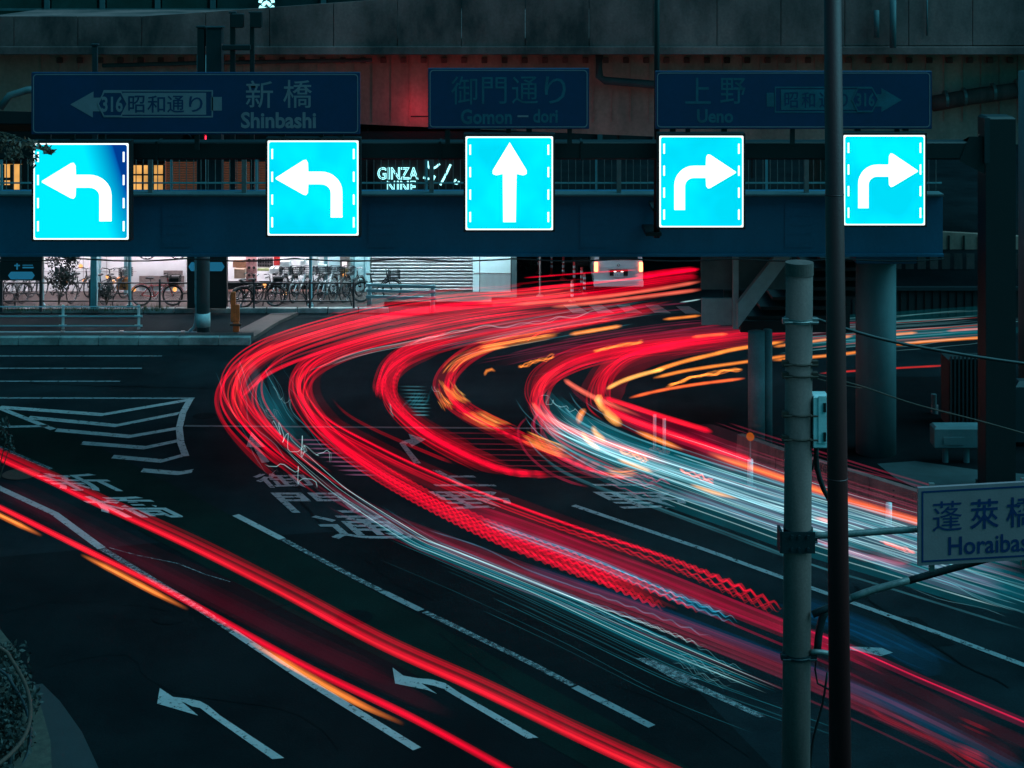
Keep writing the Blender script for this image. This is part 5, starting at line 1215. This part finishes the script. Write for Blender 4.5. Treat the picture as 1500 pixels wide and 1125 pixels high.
trail('orange zigzag near the middle of the cyan flow', [(994, 689), (1020, 698), (1048, 706)], .8, [dict(n=4, col=SAL, s=.7, r=.016, su=.06, sv=.03, zig=.09, zl=.6, z0=-1, jit=.02)])
# the pale flow of headlights and white car bodies
PF = [(800, 592), (818, 618), (850, 642), (905, 668), (990, 698), (1080, 728), (1180, 762), (1300, 797), (1400, 826), (1540, 866)]
trail('broad teal flow of pale car sides along the inner curve to the right edge', PF, .8,
      [dict(n=7, col=(0, .26, .34), s=.16, r=.20, su=.55, sv=.5, jit=.1), dict(n=12, col=WHT, s=.45, r=.008, su=1.0, sv=.6, jit=.3, a=.1), dict(n=22, col=(.15, .62, .78), s=.26, r=.016, su=1.0, sv=.7, jit=.25), dict(n=6, col=PNK, s=.10, r=.03, su=.8, sv=.5, jit=.25)])
trail('thin white lines in the lower half of the pale flow beyond the poles', [(980, 694), (1100, 735), (1240, 778), (1345, 812), (1500, 862)], .8, [dict(n=16, col=WHT, s=.5, r=.009, su=1.1, sv=.5, jit=.35), dict(n=6, col=(.35, .25, .45), s=.2, r=.06, su=.9, sv=.6)])
trail('mauve smear lying against the curve barrier on the right', [(1010, 640), (1100, 672), (1200, 705), (1345, 752), (1500, 800)], .7, [dict(n=5, col=(.14, .05, .08), s=.26, r=.15, su=.5, sv=.4), dict(n=9, col=PNK, s=.14, r=.015, su=.9, sv=.6, jit=.3)])
trail('dark red smear filling the gap between the straight red beams', [(890, 596), (950, 622), (1020, 648), (1100, 678)], .7, [dict(n=6, col=(.5, .0, .04), s=.22, r=.14, su=.5, sv=.3)])
trail('glowing cyan white core on the inside of the bend in the pale flow', [(800, 600), (822, 626), (860, 648), (915, 671), (1000, 700), (1085, 727), (1180, 757)], .8,
      [dict(n=4, col=(.10, .45, .55), s=.26, r=.09, su=.25, sv=.2, fa=.3, fb=.6), dict(n=14, col=WHT, s=.55, r=.010, su=.4, sv=.25, jit=.25, fa=.2, fb=.4)])
# dark red shading off the end of the pale flow
trail('faint red ripple under the pale flow left of the name sign', [(1190, 790), (1260, 812), (1330, 826), (1350, 828)], .6, [dict(n=8, col=(.5, .02, .06), s=.2, r=.035, su=.35, sv=.15, zig=.03, zl=.8)])
trail('wavy pink end of the fourth loop over the right lettering', [(900, 690), (940, 702), (980, 712)], .7, [dict(n=8, col=PNK, s=.3, r=.014, su=.3, sv=.2, zig=.07, zl=.45)])
# upper right streaks
U = [('broad red beam at the top right of the van, upper one', [(940, 407), (1025, 394)], 1.0, RED, 1.5, .07), ('thin red line crossing the rear of the van', [(767, 407), (870, 399), (937, 395)], 1.0, RED, .9, .03),
     ('red line running from the foliage under the tail lamps', [(775, 422), (870, 414), (940, 407), (965, 403)], .9, RED, 1.1, .045), ('pale red beam below the van running to the stairs', [(745, 447), (870, 436), (960, 424), (1028, 412)], .9, SAL, 1.1, .07),
     ('lowest pale red beam ending in a round tip under the posts', [(806, 450), (900, 440), (1028, 424)], .8, SAL, 1.15, .07),
     ('short orange streak at the stair foot', [(970, 468), (1000, 465), (1028, 462)], .8, ORG, 1.2, .05), ('cyan spark line near the stair foot', [(995, 443), (1010, 441), (1028, 438)], .8, WHT, .8, .025),
     ('orange dash in the middle of the upper lanes', [(833, 490), (870, 484), (912, 477)], .8, ORG, 1.8, .065), ('orange dash touching the stair base', [(1012, 494), (1040, 491), (1068, 489)], .8, (1, .12, .03), 1.5, .055),
     ('yellow streak ending left of the first straight red beam', [(888, 570), (912, 558), (942, 548), (975, 540)], .8, YEL, 1.9, .06), ('long yellow orange streak toward the stair pillar', [(950, 546), (1000, 530), (1045, 519), (1079, 511), (1150, 500)], .8, ORG, 1.9, .06),
     ('second long orange streak under the yellow one', [(956, 554), (1010, 542), (1092, 530), (1160, 520)], .8, ORG, 1.5, .05), ('lowest orange red streak in the upper right lanes', [(921, 583), (967, 572), (1020, 563), (1092, 554)], .7, (1, .14, .03), 1.6, .045),
     ('orange streak between pillar and grey pole', [(1132, 508), (1190, 500), (1250, 492)], .8, ORG, 1.2, .05), ('orange streak low between grey and brown poles', [(1130, 528), (1240, 518), (1310, 506)], .8, ORG, 1.3, .05),
     ('orange streak across the dark fence to the gantry post', [(1310, 505), (1360, 500), (1445, 494)], .8, ORG, 1.4, .05), ('thin red streak behind the big pillar', [(1200, 547), (1300, 540), (1392, 535)], .7, (1, .03, .02), .7, .03),
     ('pale red dash near the right end of the upper lanes', [(1385, 485), (1410, 483), (1445, 481)], .8, SAL, .9, .04), ('orange dash right of the big pillar', [(1300, 491), (1320, 489), (1345, 487)], .8, ORG, 1.2, .045)]
for lb, px, h, c, s, r in U: trail(lb, px, h, soft(c, s*1.05, r, fa=.08, fb=.08))
trail('red haze of stacked lamps between the van and the stairs', [(930, 412), (980, 405), (1028, 400)], .9, [dict(n=7, col=RED, s=.30, r=.06, su=.2, sv=.3, jit=.03), dict(n=9, col=RED, s=.35, r=.014, su=.2, sv=.45, jit=.1)])
trail('mass of red smears at the far corner before the roller shutter', [(870, 428), (800, 434), (740, 441), (680, 444), (620, 450), (560, 460), (500, 474), (455, 486)], .95,
      [dict(n=7, col=RED, s=.20, r=.05, su=.35, sv=.4, jit=.3), dict(n=14, col=RED, s=.28, r=.016, su=.6, sv=.6, jit=.4, zig=.03, zl=.5)])
trail('bright pink overlap of smears at the foot of the pale end panel', [(690, 441), (740, 438), (790, 433), (850, 424)], .8, [dict(n=5, col=(1, .04, .06), s=.26, r=.045, su=.3, sv=.3), dict(n=5, col=SAL, s=.3, r=.02, su=.3, sv=.3)])
trail('wavy orange streak in the middle lanes, short one on the left', [(759, 538), (785, 530), (815, 520)], .8, [dict(n=5, col=ORG, s=.7, r=.022, su=.05, sv=.04, zig=.06, zl=1.0, z0=-1, jit=.03)])
trail('wavy orange streak in the middle lanes, longer one', [(868, 515), (905, 507), (945, 500)], .8, [dict(n=5, col=ORG, s=.7, r=.025, su=.06, sv=.04, zig=.025, zl=1.2, z0=-1, jit=.03)])
trail('wavy orange streak in the upper right lanes', [(977, 566), (1010, 555), (1047, 547), (1092, 541)], .8, [dict(n=5, col=ORG, s=.7, r=.022, su=.05, sv=.04, zig=.05, zl=1.3, z0=-1, jit=.03)])
trail('small orange hook in the dark road centre', [(710, 550), (713, 543), (720, 541), (726, 544)], .8, soft(ORG, 1.2, .05))
trail('thin red line that ends in a gentle wave above the middle lanes', [(737, 528), (792, 487), (847, 476), (872, 472), (900, 466)], .8, [dict(n=2, col=HOT, s=.9, r=.016, su=.01, sv=.01, a=.35, jit=.01, zig=.05, zl=1.6, z0=.6)])
trail('white wave line above the third loop', [(590, 508), (640, 492), (700, 480), (760, 476), (830, 465), (895, 452)], .9, [dict(n=2, col=WHT, s=.30, r=.012, su=.03, sv=.02, zig=.07, zl=1.3, z0=-.6, jit=.05)])
trail('white thread lines beside the second loop', [(450, 545), (520, 520), (600, 503), (700, 484)], .9, [dict(n=5, col=WHT, s=.22, r=.008, su=.15, sv=.1, jit=.25)])
trail('dim red lanes of streaks leading to the stair foot', [(720, 536), (800, 518), (900, 500), (1000, 486), (1120, 478)], .8, [dict(n=4, col=(.4, 0, .04), s=.12, r=.09, su=.4, sv=.2, fa=.3), dict(n=10, col=(.5, .03, .12), s=.2, r=.015, su=.9, sv=.3, jit=.3)])
trail('dim teal and pink strands over the upper lanes', [(560, 520), (700, 492), (820, 470), (930, 455), (1030, 446)], .8, [dict(n=14, col=(.06, .28, .34), s=.25, r=.012, su=1.2, sv=.3, jit=.4), dict(n=8, col=(.4, .03, .10), s=.25, r=.02, su=1.1, sv=.3, jit=.35)])
trail('far dim red lanes passing under the stairs', [(905, 530), (980, 512), (1060, 500), (1150, 488), (1280, 480)], .8, [dict(n=4, col=(.4, 0, .04), s=.14, r=.08, su=.4, sv=.3, fa=.3), dict(n=8, col=RED, s=.25, r=.014, su=.7, sv=.4, jit=.3)])
trail('white and teal headlight lines across the far right lanes', [(1140, 502), (1250, 492), (1340, 486), (1450, 478), (1520, 474)], .8, [dict(n=20, col=(.18, .5, .55), s=.3, r=.012, su=1.5, sv=.4, jit=.3), dict(n=6, col=(.0, .12, .15), s=.3, r=.12, su=1.2, sv=.4), dict(n=7, col=SAL, s=.3, r=.014, su=1.3, sv=.3, jit=.4)])
# white and cyan threads of the middle lane
trail('bright white thread pair running below the kanji to the grey pole', [(420, 655), (443, 676), (475, 703), (507, 728), (603, 790), (653, 812), (753, 852), (820, 880), (947, 938), (1050, 981), (1150, 1022)], .5,
      [dict(n=4, col=WHT, s=.6, r=.006, su=.28, sv=.06, jit=.02), dict(n=8, col=(.0, .40, .55), s=.22, r=.010, su=.5, sv=.1, a=.2, jit=.2), dict(n=2, col=(0, .12, .16), s=.3, r=.12, su=.2, sv=.1, a=.2)])
trail('white blue thread that begins to shake before the grey pole', [(600, 782), (687, 815), (820, 868), (947, 914), (1049, 954)], .5,
      [dict(n=3, col=WHT, s=.5, r=.006, su=.05, sv=.03, jit=.03, zig=.045, zl=.3, z0=.55), dict(n=4, col=(.1, .4, .6), s=.3, r=.010, su=.35, sv=.1, jit=.3, zig=.05, zl=.4, z0=.5)])
trail('blue thread between the zigzag ended red trails', [(690, 758), (780, 790), (867, 822), (1000, 878), (1093, 916)], .5, [dict(n=4, col=(.05, .45, .7), s=.5, r=.010, su=.12, sv=.05, jit=.1, zig=.05, zl=.3, z0=.55), dict(n=2, col=(0, .10, .18), s=.3, r=.08, su=.1, sv=.05)])
trail('tangle of pale loops in the lower middle left of the grey pole', [(985, 955), (1015, 968), (1050, 985), (1090, 998)], .4, [dict(n=7, col=(.2, .6, .7), s=.24, r=.006, su=.3, sv=.15, zig=.05, zl=.3, z0=-1, jit=.2)])
trail('fine teal threads spread over the dark lane below the white pair', [(560, 790), (700, 850), (850, 920), (1000, 990), (1150, 1045), (1300, 1100)], .4, [dict(n=12, col=(.02, .22, .28), s=.35, r=.006, su=.8, sv=.1, jit=.4, wk=2)])
def squig(label, pts, h, s=.6, r=.012, col=WHT, n=1):
    trail(label, pts, h, [dict(n=n, col=col, s=s, r=r, su=.05, sv=.03, jit=.05, fa=.02, fb=.02)], 'light trail', 'white squiggles of hand held lamps')
random.seed(21)
def scribble(cx, cy, rx, ry, n):
    pts = []; a_ = rnd(0, 6); x, y = cx-rx, cy
    for i in range(n): 
        pts.append((cx+rx*(2*i/(n-1)-1)+rnd(-1, 1)*rx*.35, cy+ry*(2*i/(n-1)-1)*.7+rnd(-1, 1)*ry*.55))
    return pts
for i, (cx_0, cy_0, rx, ry, n, lb) in enumerate(((425, 640, 34, 34, 14, 'tangled white squiggle right of the outermost red bend'), (455, 660, 30, 26, 14, 'tangled white squiggle crossing the outermost red band'), (415, 585, 16, 22, 9, 'small cyan squiggle between the two left bends'),
        (395, 600, 18, 26, 8, 'faint cyan squiggle hugging the outermost bend'), (812, 590, 20, 14, 12, 'white curls inside the fifth loop, upper'), (838, 600, 20, 12, 12, 'white curls inside the fifth loop, lower'), (640, 575, 8, 16, 7, 'white squiggle left of the orange barred flash'),
        (575, 603, 6, 14, 6, 'tiny white squiggle below the third loop bend'), (430, 690, 40, 30, 10, 'loose cyan squiggle below the outermost bend'))):
    squig(lb, scribble(cx_0, cy_0, rx*.85, ry*.8, n), .9, s=.26, r=.006, n=2)
trail('teal smear of a passing car left of the second loop', [(362, 520), (375, 560), (395, 600), (430, 650), (470, 690)], .6, [dict(n=5, col=(0, .16, .22), s=.2, r=.12, su=.5, sv=.3, fa=.4, fb=.4), dict(n=12, col=(.1, .4, .5), s=.25, r=.009, su=.9, sv=.4, jit=.4)])
trail('barred cyan patch right of the third loop', [(600, 600), (612, 585), (622, 570)], .4, [dict(n=8, col=(0, .3, .4), s=.2, r=.02, su=.3, sv=.1, fa=.4, fb=.4)])
for i in range(9):
    y = 566+i*5.2; trail('short cyan bar in the stack right of the third loop' , [(583+i*2.5, y), (610, y+.3), (632-abs(i-6), y+.5)], .3, [dict(n=1, col=(.15, .55, .65), s=.22+.03*i, r=.018)], 'light trail', 'stacked cyan bars right of the third loop')
for i in range(9):
    y = 634+i*8.0; trail('thin dim red flicker bar ruled across the lane below the fourth loop', [(640+i*14, y), (700+i*16, y+.6), (765+i*17, y+1.5)], .3, [dict(n=1, col=(.35, .02, .05), s=.35, r=.012)], 'light trail', 'red flicker bars below the fourth loop')
for i in range(9):
    y = 644+i*6.4; trail('short pink flicker bar across the outermost red band', [(430+i*9, y), (455+i*9.5, y+.4), (478+i*9.5, y+1)], .9, [dict(n=1, col=(.7, .25, .5), s=.28, r=.016)], 'light trail', 'pink flicker bars on the outermost red band')
# lower left trails
B1 = [(-60, 642), (0, 672), (75, 706), (133, 734), (267, 795), (400, 862), (547, 941), (693, 1007), (840, 1078), (985, 1145), (1100, 1200)]
trail('thick bright red beam across the lower left with a darker upper band', B1, .8,
      soft(RED, 1.2, .058, fb=.01)+[dict(n=7, col=RED, s=.15, r=.022, off=.20, su=.13, sv=.06, jit=.0, wb=.1), dict(n=2, col=RED, s=.14, r=.07, off=.19, su=.08, sv=.05, jit=0, wb=.1), dict(n=2, col=HOT, s=.22, r=.014, su=.04, sv=.04, jit=.0, a=.0)])
B2 = [(-60, 715), (0, 743), (133, 809), (253, 869), (440, 972), (605, 1052), (766, 1140), (860, 1190)]
trail('lower left bright red beam nearest the corner arrow', B2, .8, soft(RED, 1.3, .056, fb=.01)+[dict(n=2, col=HOT, s=.3, r=.02, su=.03, sv=.03, jit=0, b=.45)])
for lb, px in (('yellow flash at the left edge under the lower red beam', [(-40, 735), (0, 755), (62, 785)]), ('yellow flash under the lower red beam, middle one', [(118, 812), (160, 833), (219, 864), (276, 893)]), ('orange flash under the lower red beam nearest the bottom arrow', [(362, 938), (400, 960), (517, 1026), (592, 1061)])):
    trail(lb, px, .75, soft((1, .22, .03), 1.4, .055, fa=.25, fb=.3)+[dict(n=3, col=YEL, s=.3, r=.016, su=.03, sv=.02, fa=.3, fb=.3)])
trail('faint dark red haze between the two lower left beams', [(-40, 700), (60, 748), (200, 820), (340, 890), (480, 960), (700, 1060)], .5, [dict(n=5, col=(.22, 0, .025), s=.055, r=.16, su=.35, sv=.2)])
# lower right
trail('thin pink line running from the brown pole to the right edge', [(1180, 922), (1262, 956), (1350, 995), (1500, 1058), (1560, 1084)], .7, [dict(n=3, col=(1, .01, .08), s=.45, r=.012, su=.03, sv=.02, jit=.05), dict(n=2, col=(.4, 0, .06), s=.2, r=.05, su=.05, sv=.05)])
trail('dark blue streaks between the brown pole and the lane line', [(1150, 880), (1250, 915), (1330, 950), (1400, 985)], .5, [dict(n=9, col=(0, .08, .22), s=.16, r=.02, su=.6, sv=.1, jit=.3), dict(n=3, col=(0, .05, .13), s=.14, r=.14, su=.4, sv=.1)])
trail('glowing red lamp patch at the lower right corner', [(1400, 1082), (1430, 1096), (1451, 1105)], 1.1, [dict(n=10, col=RED, s=.12, r=.02, su=.1, sv=.5, fb=.01, jit=.03)])
trail('wide dark red smear ending in the lower right corner', [(1190, 985), (1300, 1030), (1400, 1080), (1480, 1122), (1540, 1150)], .9, [dict(n=6, col=(.3, 0, .03), s=.05, r=.09, su=.35, sv=.3), dict(n=5, col=RED, s=.08, r=.016, su=.1, sv=.05, off=-.35, a=.3), dict(n=4, col=(0, .08, .16), s=.14, r=.09, off=-.05, su=.15, sv=.05)])
trail('pale blue fan of fine lines at the right edge below the name sign', [(1300, 806), (1380, 832), (1500, 872), (1600, 905)], .7, [dict(n=14, col=(.2, .6, .7), s=.35, r=.008, su=.8, sv=.3, jit=.3), dict(n=3, col=(0, .10, .14), s=.3, r=.15, su=.6, sv=.2)])
